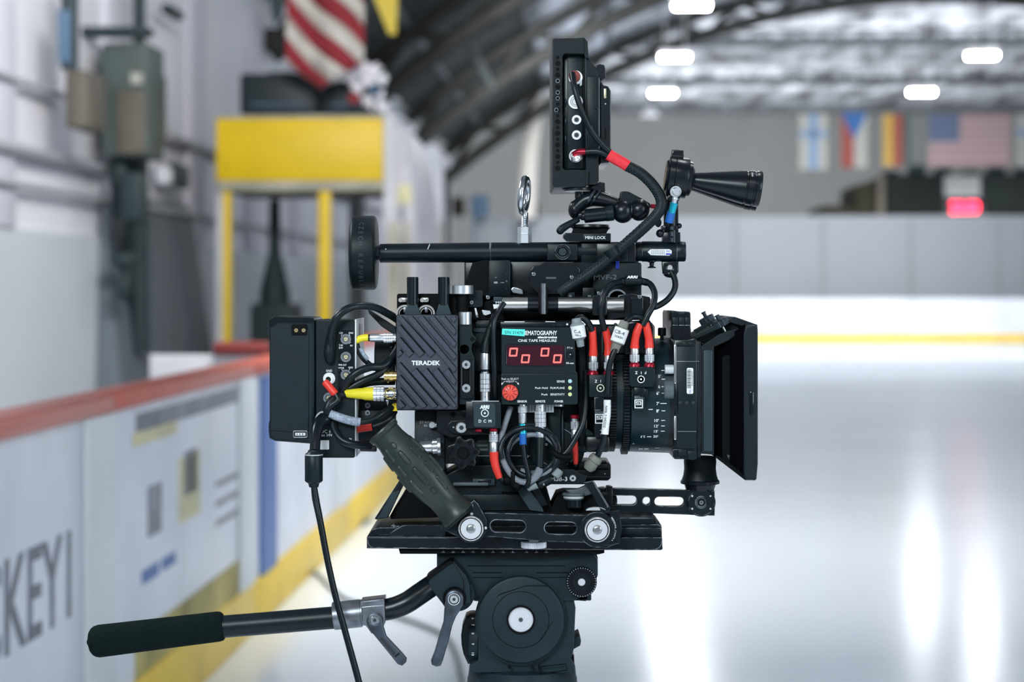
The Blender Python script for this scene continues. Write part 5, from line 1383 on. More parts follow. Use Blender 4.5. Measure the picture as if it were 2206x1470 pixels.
m.poly([(1222, 1376), (1236, 1376), (1248, 1370), (1252, 1382), (1250, 1392), (1232, 1402), (1222, 1404)], 60, 150, 3)
m.use('black_satin').poly([(1232, 1408), (1237, 1412), (1238, 1440), (1232, 1440)], 60, 150, 2)
m.build('yoke', t)
m = MB('head_paint')
m.lathe((HX, HYY, 6), (HX, HYY, 16), [(26, 94), (6, 94), (2, 92), (0, 87), (0, 0)], 96, 6)
m.use('black_deep').ring(HX, HYY, 60.4, 61.4, 5.3, 6.6, 72)
m.poly([(1068, 1290), (1075, 1281), (1132, 1262), (1182, 1262), (1182, 1263.4), (1132, 1263.4), (1076, 1282.4)], 5.2, 6.4)
m.tube([(1192, 1338, 5.8), (1176, 1362, 5.8), (1158, 1386, 5.8)], .5, n=5)
m.use('head_paint').ring(HX, HYY, 88, 99, 26, 40, 72)
m.build('drag_drum', t)
m = MB('black_deep'); m.ring(HX, HYY, 27, 31, 2, 8, 56); m.use('white_alu').disc(HX, HYY, 27, 0, 8, 2.5, 56); m.use('pale_plate').ring(HX, HYY, 21.5, 22.2, -.5, 1).use('dull_metal').disc(HX, HYY, 5.5, -.8, 1, .2, 6).use('ink').disc(HX, HYY, 2.5, -1.2, 1, 0, 6); m.build('centre_bolt', t)
m = MB('black_satin')
m.poly([(1003, 1330), (1012, 1326), (1026, 1326), (1030, 1430), (1008, 1432), (998, 1410), (994, 1390), (993, 1370), (996, 1348)], 60, 130, 4)
m.use('head_paint').lathe((1008, 1378, 96), (1030, 1378, 96), [(0, 0), (0, 44), (4, 50), (22, 52), (22, 0)], 56)
m.build('drag_dial', t)
m = MB('white_print')
for s, y in (('6', 1333), ('7', 1347), ('8', 1365.5), ('9', 1388), ('10', 1410)): m.text(s, 1019, y, 6, 43 + abs(y - 1378) * .1, rot=-90, bold=.01)
m.build('dial_numbers', t)
m = MB('black_satin'); m.poly([(1216, 1306), (1222, 1304), (1235, 1302), (1235, 1332), (1222, 1330), (1216, 1330)], 80, 120, 1.5); m.build('side_button', t)
m = MB('head_paint'); m.disc(1253, 1255, 33, 12, 34, 2, 60)
m.use('black_satin'); m.lathe((1253, 1255, 4), (1253, 1255, 14), [(0, 17), (0, 30), (3, 33), (10, 33), (10, 17)], 144, 4, flat=lambda i: 1 - .05 * (i % 3 == 0)); m.use('slate_cap').disc(1253, 1255, 17, 5, 14, .6, 40)
for i in range(36):
    a_ = 2 * PI * i / 36; m.use('black_deep').box(1253 + 25 * math.cos(a_) - 6, 1255 - 25 * math.sin(a_) - .6, 1253 + 25 * math.cos(a_) + 6, 1255 - 25 * math.sin(a_) + .6, 3.2, 5, 0, rot=math.degrees(a_))
    m.use('white_print').disc(1253 + 30.5 * math.cos(a_ + .08), 1255 - 30.5 * math.sin(a_ + .08), .7, 2.8, 5, 0, 6)
m.use('black_satin').disc(1240, 1246, 5.5, 3.6, 6, .5, 24).disc(1264, 1266, 5.5, 3.6, 6, .5, 24); m.use('white_alu').disc(1253, 1255, 8, 1.5, 8, 1, 32)
m.use('head_paint').box(1226, 1280, 1274, 1295, 34, 90, 3); m.build('rosette', t)
m = MB('head_paint'); m.lathe((1125, 1430, 138), (1125, 1520, 138), [(0, 0), (0, 108), (4, 114), (24, 116), (30, 118), (70, 118), (70, 0)], 96)
m.pinhole(1098, 1438, 4, 22).pinhole(1147, 1438, 4, 22)
m.use('black_deep').poly([(1159, 1434), (1163, 1433), (1163, 1452), (1160, 1452)], 18, 26).poly([(1163, 1436), (1220, 1430), (1222, 1446), (1165, 1452)], 22.5, 24, 0, [[(1165, 1438), (1219, 1432), (1220, 1444), (1166, 1450)]])
m.build('lower_drum', t)
t = thing('tripod', 'tripod bowl under the fluid head at the bottom edge', 'tripod')
m = MB('black_satin'); m.lathe((1125, 1462, 138), (1125, 1560, 138), [(0, 0), (0, 112), (6, 119), (20, 121), (60, 100), (98, 60), (98, 0)], 72, flat=lambda i: 1 - .01 * (i % 2)); m.build('bowl', t)
for a_ in (90, 210, 330):
    m = MB('black_satin'); hx = (1125 - CX) * S * (1 + 138 / F); hyy = Y0 + 138 * S; z0 = CH + (HY - 1530) * S
    m.hall = True
    dx, dy = math.cos(math.radians(a_)), math.sin(math.radians(a_))
    for k in (-1, 1):
        ox, oy = -dy * .03 * k, dx * .03 * k
        m.tube([(hx + dx * .05 + ox, z0, hyy + dy * .05 + oy), (hx + dx * .40 + ox, .03, hyy + dy * .40 + oy)], .014, n=12, smooth=1)
    m.box(hx + dx * .40 - .045, 0.002, hx + dx * .40 + .045, .05, hyy + dy * .40 - .045, hyy + dy * .40 + .045, .01)
    m.hall = False; m.build('leg', t)
# ---------------------------------------------------------------- pan handle
t = thing('pan_handle', 'black pan handle with a long foam grip and grey metal clamp', 'pan handle')
m = MB('foam_black')
m.lathe((196, 1384, -30), (482, 1349, -30), [(-8, 0), (-8, 5), (-5, 7), (-5, 12), (-2, 22), (3, 29), (9, 33), (18, 35), (60, 34.5), (200, 33), (276, 32.5), (284, 31), (288, 27), (289, 0)], 56)
m.build('foam_grip', t)
m = MB('black_worn'); m.rod(478, 1351, 735, 1330, 24, -30, 1, n=40); m.build('outer_tube', t)
m = MB('dull_metal'); m.lathe((718, 1328, -30), (779, 1321.5, -30), [(0, 0), (0, 28), (1, 30), (60, 30), (61, 27), (61, 0)], 56)
m.poly([(777, 1296), (828, 1290), (830, 1337), (826, 1352), (814, 1366), (800, 1366), (790, 1352), (780, 1342)], -60, 0, 3); m.lathe((776, 1321, -30), (828, 1315, -30), [(0, 0), (0, 27), (1, 28), (51, 28), (52, 26), (52, 0)], 56)
m.use('bright_alu').box(779, 1306.6, 826, 1307.6, -61, -58, .2, rot=5)
m.build('metal_clamp', t)
m = MB('lever_metal')
m.poly(arc(807, 1340, 18, 20, 200, 14) + [(796, 1358), (806, 1370), (845, 1418), (856, 1432), (866, 1436), (875, 1428), (876, 1420), (866, 1408), (832, 1372), (826, 1352)], -78, -60, 3.5)
m.use('ink').poly([(818, 1376), (824, 1374), (852, 1408), (848, 1414)], -79, -77.5, .3); m.use('black_satin').poly([(850, 1414), (860, 1406), (862, 1409), (852, 1417)], -79, -76, .3)
m.screw(807, 1337, 9.6, -80, 'steel', 'ink'); m.use('dull_metal').ring(807, 1337, 10, 12.5, -80, -76); m.build('clamp_lever', t)
m = MB('black_satin'); m.tube([(826, 1315, -30), (850, 1310, -30), (876, 1299, -29), (900, 1283, -22), (922, 1268, -12), (940, 1256, -2)], 23.5, n=32, smooth=8); m.build('curved_tube', t)
m = MB('head_paint')
m.poly([(920, 1246), (968, 1212), (978, 1210), (1004, 1240), (1012, 1262), (1014, 1300), (990, 1302), (960, 1312), (952, 1300), (938, 1282), (926, 1266)], -34, 26, 3)
m.disc(986, 1282, 36, -14, 30, 3, 48)
m.use('black_deep').poly([(918, 1247), (921, 1242), (966, 1211), (976, 1209), (976, 1214), (968, 1217), (926, 1248), (924, 1254)], -38, 24, 1)
m.use('black_satin').tube([(978, 1214, -34), (994, 1236, -34), (1000, 1252, -34), (1000, 1300, -34)], 1.6, n=8, smooth=1)
m.build('handle_bracket', t)
m = MB('black_deep'); m.disc(979, 1290, 25, -42, -34, 3, 40)
m.use('lever_metal').poly(arc(979, 1292, 20, -10, 190, 18) + [(957, 1312), (955, 1340), (948, 1362), (936, 1404), (928, 1424), (930, 1434), (940, 1438), (949, 1436), (954, 1424), (968, 1376), (974, 1350), (982, 1330), (998, 1306)], -62, -42, 5)
m.use('white_alu').ring(978, 1292, 11.4, 13, -63, -60); m.use('ink').disc(978, 1292, 11.6, -62.6, -60, .2, 32).screw(978, 1292, 9, -64, 'bright_alu', 'slate_cap')
m.use('ink').text('S', 972, 1314, 7, -62.6, rot=-15, bold=.04).text('C', 971, 1321, 7, -62.6, rot=-15, bold=.04); m.build('locking_lever', t)
# ---------------------------------------------------------------- top handle
t = thing('handle_rod', 'long black round handle rod across the top of the rig', 'handle')
m = MB('black_worn'); m.lathe((818, 546, 120), (1060, 544, 120), [(0, 0), (0, 19), (1.5, 20.5), (237, 21.5), (238, 20.5), (240.4, 20.5), (240.4, 0)], 64)
m.use('white_alu').tube([(926, 526, 108), (922, 536, 101), (917, 549, 99.6)], .8, n=6).disc(831, 537, 1, 100, 104, 0, 8)
m.use('black_worn').rod(1057, 543.5, 1400, 542, 21, 120, 1, n=64)
m.use('dull_metal').lathe((1056, 543.5, 120), (1057.4, 543.5, 120), [(0, 21.4), (.4, 21.8), (1, 21.8), (1.4, 21.2)], 64); m.build('rod', t)
m = MB('black_worn'); m.lathe((1366, 542, 120), (1478, 542, 120), [(0, 0), (0, 19), (16, 19), (16, 21), (18, 22), (90, 22), (91, 21.4), (92, 22), (108, 22), (110.5, 20.5), (111, 0)], 64); m.build('front_tube', t)
m = MB('white_label'); m.poly([(1395, 543), (1402, 537), (1442, 537), (1447, 540), (1447, 547), (1442, 551), (1402, 550)], 96.6, 98.2, .2)
m.use('grey_print')
for i in range(15): m.box(1403 + i * 2, 538.5, 1403.9 + i * 2, 549, 96.3, 96.8, 0)
m.use('blue_ink').ring(1437, 541.5, 1.4, 2.2, 96.2, 96.8, 16).ring(1442, 541.5, 1.4, 2.2, 96.2, 96.8, 16).box(1434.5, 546, 1446, 549.4, 96.2, 96.8, .3); m.build('sticker', t)
m = MB('black_anodised'); m.box(1179, 526, 1244, 561, 88, 160, 2.5); m.use('black_worn').ring(1212, 543, 11, 16.5, 84, 89); m.use('black_deep').disc(1212, 543, 11.5, 86.6, 89, .2, 32).use('slate_cap').disc(1212, 543, 8.5, 84.4, 88, .6, 32).use('ink').box(1204, 541.8, 1220, 544, 84, 85, .2)
m.pinhole(1195, 544, 2, 87.9).pinhole(1228, 544, 2, 87.9); m.build('rod_clamp', t)
m = MB('black_satin'); m.box(1285, 524, 1370, 566, 90, 160, 3); m.use('black_anodised').box(1252, 524, 1292, 570, 100, 160, 3).box(1338, 530, 1352, 562, 86, 100, 1); m.build('centre_mount', t)
m = MB('black_satin'); m.rod(1404, 560, 1404, 572, 5, 120, .5); m.lathe((1404, 562, 112), (1404, 580, 112), [(0, 10), (2, 10), (5, 4), (11, 4), (14, 9), (16, 9), (16, 0)], 24); m.build('thumb_screw', t)
t = thing('hockey_puck', 'black hockey puck with raised REPUBLIC lettering on the rear end of the handle', 'hockey puck')
m = MB('black_rubber')
m.lathe((756, 545, 120), (812, 545, 120), [(0, 0), (0, 70), (2, 76), (6, 79.5), (10, 80), (48, 80), (52, 79), (55, 75), (56, 72), (56, 0)], 96)
m.use('dark_metal').rod(810, 545, 822, 545, 16, 120, .8)
m.use('puck_print')
for ring_, s, h in ((0, 'CZECH REPUBLIC', 13),):
    for i, ch in enumerate(s):
        a_ = math.radians(49 - i * 9.0); x = 783; R_ = 80.2
        P = Vector((x - CX, 120 - R_ * math.cos(a_), (HY - 545) + R_ * math.sin(a_)))
        M = Matrix.Translation(P) @ Matrix.Rotation(-a_, 4, 'X')
        if ch != ' ': m.text(ch, 0, 0, 10, 0, rot=-90, ext=.7, bold=.02, mtx=M, dref=120)
m.use('black_rubber'); m.build('rubber_disc', t)
t = thing('eye_bolt', 'shiny steel eye bolt standing on the top handle', 'eye bolt')
m = MB('steel')
ring_ = []
for i in range(28):
    a_ = 2 * PI * i / 28; ring_.append((1129 + 7 * math.cos(a_) + 3 * math.sin(a_), 421 - 36 * math.sin(a_), 120 + 30 * math.cos(a_)))
m.tube(ring_, 7.5, n=14, smooth=2, closed=True); m.build('ring', t)
m = MB('steel'); m.lathe((1131, 458, 120), (1130, 492, 120), [(0, 0), (0, 7)] + [(8 + i * 2, 8.2 if i % 2 else 7.2) for i in range(12)] + [(34, 0)], 28); m.build('threaded_stem', t)
m = MB('bright_alu'); m.lathe((1130, 488, 120), (1130, 524, 120), [(0, 10), (1, 14), (2, 15.4), (15, 15.4), (16.5, 13.5), (18, 15.4), (36, 15.4), (36, 0)], 6); m.build('hex_nut', t)
# ---------------------------------------------------------------- mounts standing on the handle
t = thing('quick_release_mount', 'black quick-release mount lettered MINI LOCK under the monitor arm', 'mount')
m = MB('black_satin')
m.poly([(1214, 506), (1218, 502), (1300, 502), (1316, 503), (1316, 521), (1258, 521), (1222, 520), (1214, 512)], 90, 160, 2.5)
m.use('black_deep').poly([(1236, 492), (1308, 492), (1316, 490), (1310, 496), (1306, 503), (1232, 503)], 96, 156, 1.5).disc(1270, 500, 1, 90, 100, 0, 8)
m.use('black_satin').lathe((1270, 484, 125), (1270, 494, 125), [(0, 0), (0, 34), (1, 42), (6, 43), (9, 38), (10, 0)], 48)
m.use('box_green').box(1256, 504, 1306, 519, 86, 92, 1.2); m.build('base', t)
m = MB('white_print'); m.text('MINI LOCK', 1283, 512, 6.6, 85.8, w=44, bold=.01); m.build('lettering', t)
m = MB('black_rubber'); m.tube([(1246, 473, 104), (1232, 480, 98), (1212, 492, 94), (1206, 497, 94)], 8.5, n=16, radii=[6, 7, 8.5, 8]); m.ball(1207, 497, 94, 8.6); m.build('lever', t)
t = thing('articulating_mount', 'black articulating arm with two round ball joints holding the monitor', 'arm')
m = MB('black_satin')
m.ball(1342, 456, 105, 24, 1, .9, 1.05); m.ball(1377, 453, 110, 22.5, 1, .9, 1.05)
m.use('dull_metal').rod(1358, 455, 1361, 455, 15, 106, .5)
m.build('ball_joint', t)
m = MB('black_satin'); m.rod(1258, 466, 1310, 461, 15, 98, 2).use('box_green').rod(1304, 461, 1322, 459, 16.5, 98, 1.5).use('black_satin').rod(1250, 467, 1262, 466, 8, 98, 2, r1=9); m.build('tie_knob', t)
m = MB('black_satin'); m.ball(1240, 452, 130, 16, 1, .9, 1.3); m.use('dark_metal').ball(1252, 466, 108, 7)
m.use('black_satin').tube([(1240, 450, 130), (1262, 432, 128), (1290, 428, 124), (1330, 440, 116)], 14, n=20, radii=[15, 17, 18, 13])
m.use('dark_metal').lathe((1270, 424, 120), (1290, 436, 120), [(0, 18), (0, 20), (5, 20), (5, 18)], 40).lathe((1282, 424, 118), (1300, 436, 118), [(0, 18), (0, 19.5), (3, 19.5), (3, 18)], 40); m.build('arm_body', t)
m = MB('box_green'); m.poly([(1337, 414), (1341, 412), (1354, 412), (1380, 426), (1400, 438), (1403, 444), (1398, 452), (1376, 446), (1334, 432)], 118, 146, 3); m.build('wing_lever', t)
m = MB('red_anod'); m.rod(1402, 444, 1420, 446, 5, 125, .6); m.build('red_pin', t)
m = MB('black_satin'); m.lathe((1245, 405, 135), (1245, 412, 135), [(0, 0), (0, 32), (1, 34), (5, 34), (6, 32), (7, 0)], 48).rod(1250, 410, 1250, 428, 12, 132, 1)
m.use('pale_plate').lathe((1245, 412, 135), (1245, 414.5, 135), [(0, 30), (1, 31), (2, 22), (2, 0)], 48); m.build('top_disc', t)
# ---------------------------------------------------------------- field monitor, seen edge on
t = thing('field_monitor', 'black field monitor seen edge on at the top of the rig', 'monitor')
m = MB('black_anodised')
cut = rrect(1212, 117, 1262, 366, 5)
m.poly([(1190, 86), (1194, 83), (1259, 81), (1260, 116), (1216, 116), (1212, 121), (1212, 361), (1217, 366), (1261, 366), (1262, 403), (1194, 404), (1190, 398)], 96, 420, 1.6)
m.build('cage', t)
for k in range(21):
    pass
m = MB('black_deep')
for k in range(20): m.disc(1201.5, 124 + k * 12.55, 5.6 if k % 2 else 3.8, 95.2, 97, 0, 20)
for k in (4, 6, 7, 9): m.use('steel').ring(1201.5 - (3 if k == 9 else 0), 124 + k * 12.55, 3.4, 4.4, 94.8, 96.2, 20)
m.build('cage_holes', t)
m = MB('black_anodised'); m.poly([(1259, 81), (1266, 90), (1268, 124), (1262, 126), (1258, 116)], 98, 418, 1).poly([(1260, 366), (1268, 368), (1267, 396), (1262, 403)], 98, 418, 1); m.build('cage_corner', t)
m = MB('black_satin'); m.box(1213, 118, 1262, 366, 122, 410, 3); m.use('box_green').box(1222, 118, 1256, 364, 118, 124, 2)
m.use('black_anodised').poly([(1260, 124), (1268, 124), (1283, 146), (1290, 160), (1290, 390), (1284, 398), (1262, 398)], 110, 412, 2)
m.build('screen_body', t)
m = MB('black_anodised'); m.box(1264, 164, 1293, 328, 104, 380, 2.5); m.use('dull_metal').box(1290, 168, 1291, 326, 103.2, 105, 0); m.use('black_deep').ball(1284, 235, 104, 2.5, n=10); m.build('battery_plate', t)
m = MB('black_satin'); m.poly([(1282, 142), (1292, 138), (1302, 140), (1305, 150), (1305, 168), (1294, 172), (1284, 160)], 120, 360, 2); m.poly([(1292, 392), (1303, 394), (1304, 412), (1292, 418), (1270, 404)], 120, 360, 2).poly([(1292, 172), (1300, 184), (1310, 186), (1316, 196), (1316, 320), (1312, 350), (1294, 352)], 112, 370, 2)
m.use('brass_pin').box(1301, 191, 1306, 212, 110, 113, .5).use('steel').ball(1304, 224, 111, 2.4, n=10).use('black_deep').box(1303, 274, 1305.4, 300, 111.4, 113, 0); m.build('battery', t)
m = MB('dark_metal')
for y in (222, 262, 300): m.ball(1218, y, 121, 3, 1, 1, 3.2, n=12)
m.build('side_button', t)
for y, r, kind in ((167, 15, 'r'), (219, 15.5, 'b'), (258, 10, 's'), (291, 10, 's'), (336, 14, 'b')):
    m = MB('white_alu')
    if kind == 'r': m.ring(1240, y, 10, r, 106, 119); m.use('red_boot' if 0 else 'flag_brick').disc(1238, y - 3, 12.5, 100, 112, 3, 32)
    elif kind == 'b': m.ring(1240, y, 11.5, r, 110, 119).use('pale_plate').disc(1240, y, 11, 112, 119, 1, 32).use('ink').disc(1241, y, 1.6, 111.5, 113, 0, 10).use('steel').ring(1240, y, 6.5, 7.6, 111, 113, 32)
    else: m.ring(1242, y, 4.2, r, 114, 119).use('dull_metal').ring(1242, y, 4, 5.6, 113.4, 119).use('ink').disc(1242, y, 4.3, 115, 119, 0, 24)
    m.build('socket', t)
m = MB('pale_plate')
for k in range(8): m.box(1247 + k * .3, 172 + k * 1.6, 1254, 173 + k * 1.6, 104.5, 107, 0, rot=30)
m.build('plug_ring', t)
# ---------------------------------------------------------------- sensor horn
t = thing('sensor_horn', 'black flared sensor horn pointing right above the lens', 'sensor horn')
HD = 110
def hp(x): return (x, 381 + (x - 1460) * .128)
A = (1433, 379, HD); B = (1640, 408, HD)
m = MB('black_satin')
m.lathe(A, B, [(0, 0), (0, 33), (4, 36), (5, 42), (7, 44), (18, 44), (19, 43), (20, 44), (46, 44), (48, 43), (49, 38), (56, 37), (61, 26), (63, 0)], 72); m.build('driver', t)
m = MB('black_satin')
m.lathe((1486, 388, HD), (1638, 408, HD), [(0, 18), (3, 15.5), (104, 34.5), (119, 36.8), (120, 35.4), (123, 35.4), (124, 37.6), (136, 38.4), (137, 37), (140, 37), (141, 38.8), (151, 39), (153, 37.5), (153, 35), (151, 33), (60, 22), (2, 10)], 72); m.build('horn', t)
m = MB('grey_print'); m.use('white_print').text('CINE', 1621, 376, 3.4, 76, rot=-84, w=9); m.build('marking', t)
m = MB('black_satin'); m.lathe((1486, 394, HD + 60), (1632, 418, HD + 60), [(0, 18), (3, 15.5), (104, 34.5), (119, 36.8), (120, 35.4), (123, 35.4), (124, 37.6), (136, 38.4), (137, 37), (148, 38), (148, 34), (60, 22), (2, 10)], 64); m.build('rear_horn', t)
m = MB('black_satin'); m.poly([(1449, 322), (1473, 324), (1472, 346), (1446, 344)], 96, 126, 2.5).rod(1447, 338, 1472, 340, 9, 100, 1); m.use('dull_metal').box(1449, 336, 1472, 337, 95, 97, 0, rot=-3); m.build('hinge_block', t)
m = MB('black_satin'); m.poly([(1440, 420), (1466, 424), (1462, 434), (1448, 436), (1438, 430)], 90, 130, 2)
m.rod(1445, 430, 1446, 524, 16, 118, 1).box(1426, 486, 1460, 496, 100, 140, 2).box(1428, 500, 1466, 523, 104, 140, 2)
m.ball(1422, 503, 108, 9).ball(1463, 487, 112, 6)
m.use('dark_metal').rod(1447, 488, 1447, 496, 5, 94, .5).rod(1447, 499, 1447, 510, 5, 96, .5).rod(1447, 512, 1447, 522, 5, 96, .5)
m.use('slate_cap').ball(1418, 480, 120, 9, .8, .8, 1.1); m.build('mounting_post', t)
m = MB('black_satin'); m.poly([(1426, 564), (1462, 564), (1462, 586), (1456, 594), (1446, 596), (1428, 590)], 104, 124, 3, [arc(1444, 577, 6, 0, 360, 14)[:-1]]).ball(1444, 590, 114, 15, 1, .8, .6); m.build('lower_lug', t)
# ---------------------------------------------------------------- plugs and cables
def cable(name, label, cords=(), cat='cable'):
    t = thing(name, label, cat)
    for c in cords:
        m = MB(c.get('m', 'cord_black')); m.tube(c['p'], c['r'], n=14, smooth=8, radii=c.get('radii'), flatten=c.get('fl')); m.build(c.get('n', 'cord'), t)
    return t
# battery loop
t = cable('power_cable', 'thick black cable arching from the battery plate over to the transmitter bracket', [dict(p=[(711, 745, -24), (714, 712, -40), (724, 686, -48), (744, 668, -44), (772, 660, -30), (806, 662, -6), (836, 676, 20), (858, 690, 40)], r=8.5)])
m = MB('black_rubber'); m.tube([(710, 775, -22), (709, 762, -26), (711, 740, -26), (713, 722, -34)], 12, n=20, radii=[10, 12, 11, 9]).ball(710, 774, -22, 10.4); m.build('plug_boot', t)
# dc in cable
t = cable('power_cable', 'black cable dropping from the battery plate past the pan handle', [dict(p=[(676, 1044, -90), (680, 1075, -92), (690, 1125, -100), (706, 1210, -104), (724, 1290, -108), (746, 1370, -112), (778, 1490, -116), (800, 1600, -118)], r=7.4, radii=[6.5, 8, 7.2, 7, 7, 7.2, 7.4, 7.4])])
m = MB('black_satin'); m.tube([(699, 905, -26), (690, 912, -36), (683, 926, -52), (680, 945, -66), (678, 972, -78)], 13, n=20, radii=[17, 15, 13, 11, 11.5]); m.build('elbow_plug', t)
m = MB('box_green'); m.lathe((676, 970, -88), (676, 1050, -88), [(0, 0), (0, 12), (4, 13), (8, 18), (10, 19.5), (66, 19.5), (68, 18), (72, 12), (80, 10), (80, 0)], 40)
m.use('white_label').poly([(658, 980), (664, 980), (664, 1038), (658, 1036)], -97, -88, .4).use('pale_plate').lathe((676, 979, -88), (676, 981, -88), [(0, 18), (0, 19.8), (2, 19.8), (2, 18)], 40); m.build('inline_connector', t)
# red booted ground cable with clear sleeve
t = cable('signal_cable', 'thin black cable with a red boot in the ground socket and a clear label sleeve', [
    dict(p=[(722, 848, -30), (728, 862, -34), (716, 872, -36), (708, 882, -36), (709, 894, -36), (716, 900, -36)], r=7),
    dict(p=[(774, 910, -34), (800, 906, -30), (822, 892, -20), (842, 880, 0), (852, 876, 20)], r=6.5)])
m = MB('red_boot'); m.rod(699, 822, 724, 850, 8.2, -24, 2.5, d1=-32); m.build('red_boot', t)
m = MB('clear_sleeve'); m.tube([(711, 892, -36), (732, 900, -37), (756, 907, -36), (776, 910, -34)], 9.5, n=18); m.build('clear_sleeve', t)
# yellow small connector
t = cable('signal_cable', 'thin cable with a short yellow boot and small silver plug in the transmitter', [dict(p=[(768, 741, 0), (774, 760, 2), (786, 776, 6), (802, 790, 16), (826, 802, 34)], r=6)])
m = MB('yellow_boot'); m.tube([(767, 736, 0), (774, 731, 0), (785, 728, 0), (796, 728, 0)], 7.5, n=18, radii=[6.5, 7.5, 7.5, 7.5]); m.build('yellow_boot', t)
m = MB('clear_sleeve'); m.tube([(776, 750, -3), (784, 765, -1), (792, 775, 2)], 4.5, n=12, flatten=1); m.build('clear_sleeve', t)
m = MB(); m.use('black_satin').rod(793, 728, 800, 728, 7.6, 0, .5); lemo(m, 797, 728, 853, 728.5, 10.5, 0, knurl=(.52, .88)); m.build('silver_plug', t)
# yellow BNC
t = cable('video_cable', 'black cable with a tapered yellow boot and knurled silver BNC plug', [dict(p=[(746, 849, -16), (728, 853, -22), (712, 864, -30), (704, 882, -34), (707, 895, -30), (716, 904, -16)], r=8)])
m = MB('yellow_boot'); m.lathe((742, 848, -16), (806, 849, -16), [(0, 0), (0, 7.5), (1.5, 8.5), (40, 12.5), (44, 14), (56, 14.4), (63, 14.6), (64, 13), (64, 0)], 40)
for i in range(6):
    a_ = PI * 2 * i / 12 - .8; m.box(752, 847.5 + 8.5 * math.sin(a_), 775, 848.6 + 8.8 * math.sin(a_), -16 - 11.4 * math.cos(a_), -10, .3)
m.build('yellow_boot', t)
m = MB('steel'); m.use('bright_alu').lathe((804, 849, -16), (828, 849, -16), [(0, 0)] + [p for i in range(3) for p in ((i * 8 + .2, 13.5), (i * 8 + 1, 16), (i * 8 + 7, 16), (i * 8 + 7.8, 13.5))] + [(24, 0)], 80, flat=lambda i: 1 - .06 * (i % 4 == 0))
m.use('steel').lathe((827, 849, -16), (854, 849, -16), [(0, 12), (3, 12), (4, 10), (10, 10), (11, 14), (20, 14.5), (21, 12), (27, 12), (27, 0)], 40); m.use('gold').ring(840, 849, 10, 12, -30, -20, 24); m.use('steel').poly([(831, 862), (838, 862), (835, 876)], -18, -12, 1); m.build('bnc_plug', t)
# bundled loops on the battery plate
t = cable('cable_bundle', 'bundle of thick black cables looping between battery plate and transmitter', [
    dict(p=[(733, 856, -8), (742, 832, -18), (764, 806, -22), (796, 792, -16), (828, 788, 0), (852, 760, 20), (862, 740, 36)], r=8.5),
    dict(p=[(724, 862, 0), (746, 842, -10), (780, 822, -10), (816, 806, -2), (842, 780, 14), (860, 744, 38)], r=8),
    dict(p=[(736, 850, 6), (760, 836, 4), (800, 824, 10), (850, 822, 26)], r=8)], 'cable')
t = cable('power_cable', 'black cable curling under the battery plate sockets toward the hand grip', [dict(p=[(720, 868, 0), (716, 894, -14), (720, 926, -30), (736, 948, -40), (762, 958, -42), (790, 960, -30), (806, 960, -10)], r=8.5)])
m = MB('black_satin'); m.rod(776, 960, 812, 961, 13, -16, 2); m.build('plug', t)
t = cable('signal_cable', 'short cable with a red sleeve just above the hand grip', [dict(p=[(722, 906, 0), (742, 922, 6), (768, 926, 10)], r=7), dict(p=[(800, 919, 10), (820, 912, 20), (840, 900, 30), (850, 886, 42)], r=7.5)])
m = MB('red_boot'); m.rod(764, 924, 801, 919, 9.5, 6, 1.5); m.build('red_sleeve', t)
# upright plug above ARRI box
t = cable('lens_cable', 'cable with a long upright silver plug standing on the ARRI box', [dict(p=[(1054, 716, 22), (1060, 696, 28), (1066, 680, 40)], r=7)])
m = MB('black_rubber'); m.tube([(1045, 762, 12), (1047, 742, 14), (1052, 722, 18), (1056, 706, 22)], 11, n=20, radii=[10.5, 10.5, 9, 7.5]); m.build('boot', t)
m = MB('bright_alu'); lemo(m, 1045, 760, 1045, 866, 11.5, 12, knurl=(.42, .8)); m.use('black_satin').rod(1045, 796, 1045, 801, 10.4, 12, .3)
m.build('silver_plug', t)
t = cable('lens_cable', 'thin black cable falling beside the upright silver plug', [dict(p=[(1086, 653, 24), (1076, 668, 16), (1066, 690, 6), (1063, 720, 2), (1064, 770, 2), (1066, 820, 6), (1068, 870, 30)], r=5.8)])
m = MB('white_print'); m.poly([(1062, 656), (1082, 656), (1074, 664), (1064, 666)], 22, 26, .5); m.build('paper_tag', t)
# red booted cables over the lens
def redplug(t, pts, x, y0, y1, d):
    m = MB('red_boot'); m.tube(pts, 9, n=20, radii=[7.4] + [8.6] * (len(pts) - 2) + [10.2]); m.build('red_boot', t)
    m = MB('bright_alu'); lemo(m, x, y0, x, y1, 10.5, d, knurl=(.48, .86)); m.build('silver_plug', t)
t = cable('lens_motor_cable', 'red booted cable bending from the left splitter box into a grey ferrite sleeve', [dict(p=[(1276, 712, 22), (1266, 694, 14), (1252, 684, 8), (1242, 690, 4)], r=6.8)])
redplug(t, [(1276, 706, 24), (1277, 730, 26), (1278, 750, 28), (1278, 766, 30)], 1278, 762, 800, 30)
m = MB('ferrite_grey'); m.lathe((1241, 686, 0), (1252, 750, 0), [(0, 0), (0, 9), (2, 10), (10, 11), (12, 14), (14, 15.4), (42, 15.4), (46, 11), (48, 8.5), (62, 8), (64, 0)], 40)
m.use('white_label').lathe((1243.5, 702, 0), (1248.5, 732, 0), [(0, 15.2), (0, 15.9), (26, 15.9), (26, 15.2)], 40); m.use('ink').text('C-A', 1244, 715, 7, -16.4, w=15, rot=-10).text('VIEW M', 1245, 723, 4, -16.4, w=14, rot=-10); m.build('ferrite_sleeve', t)
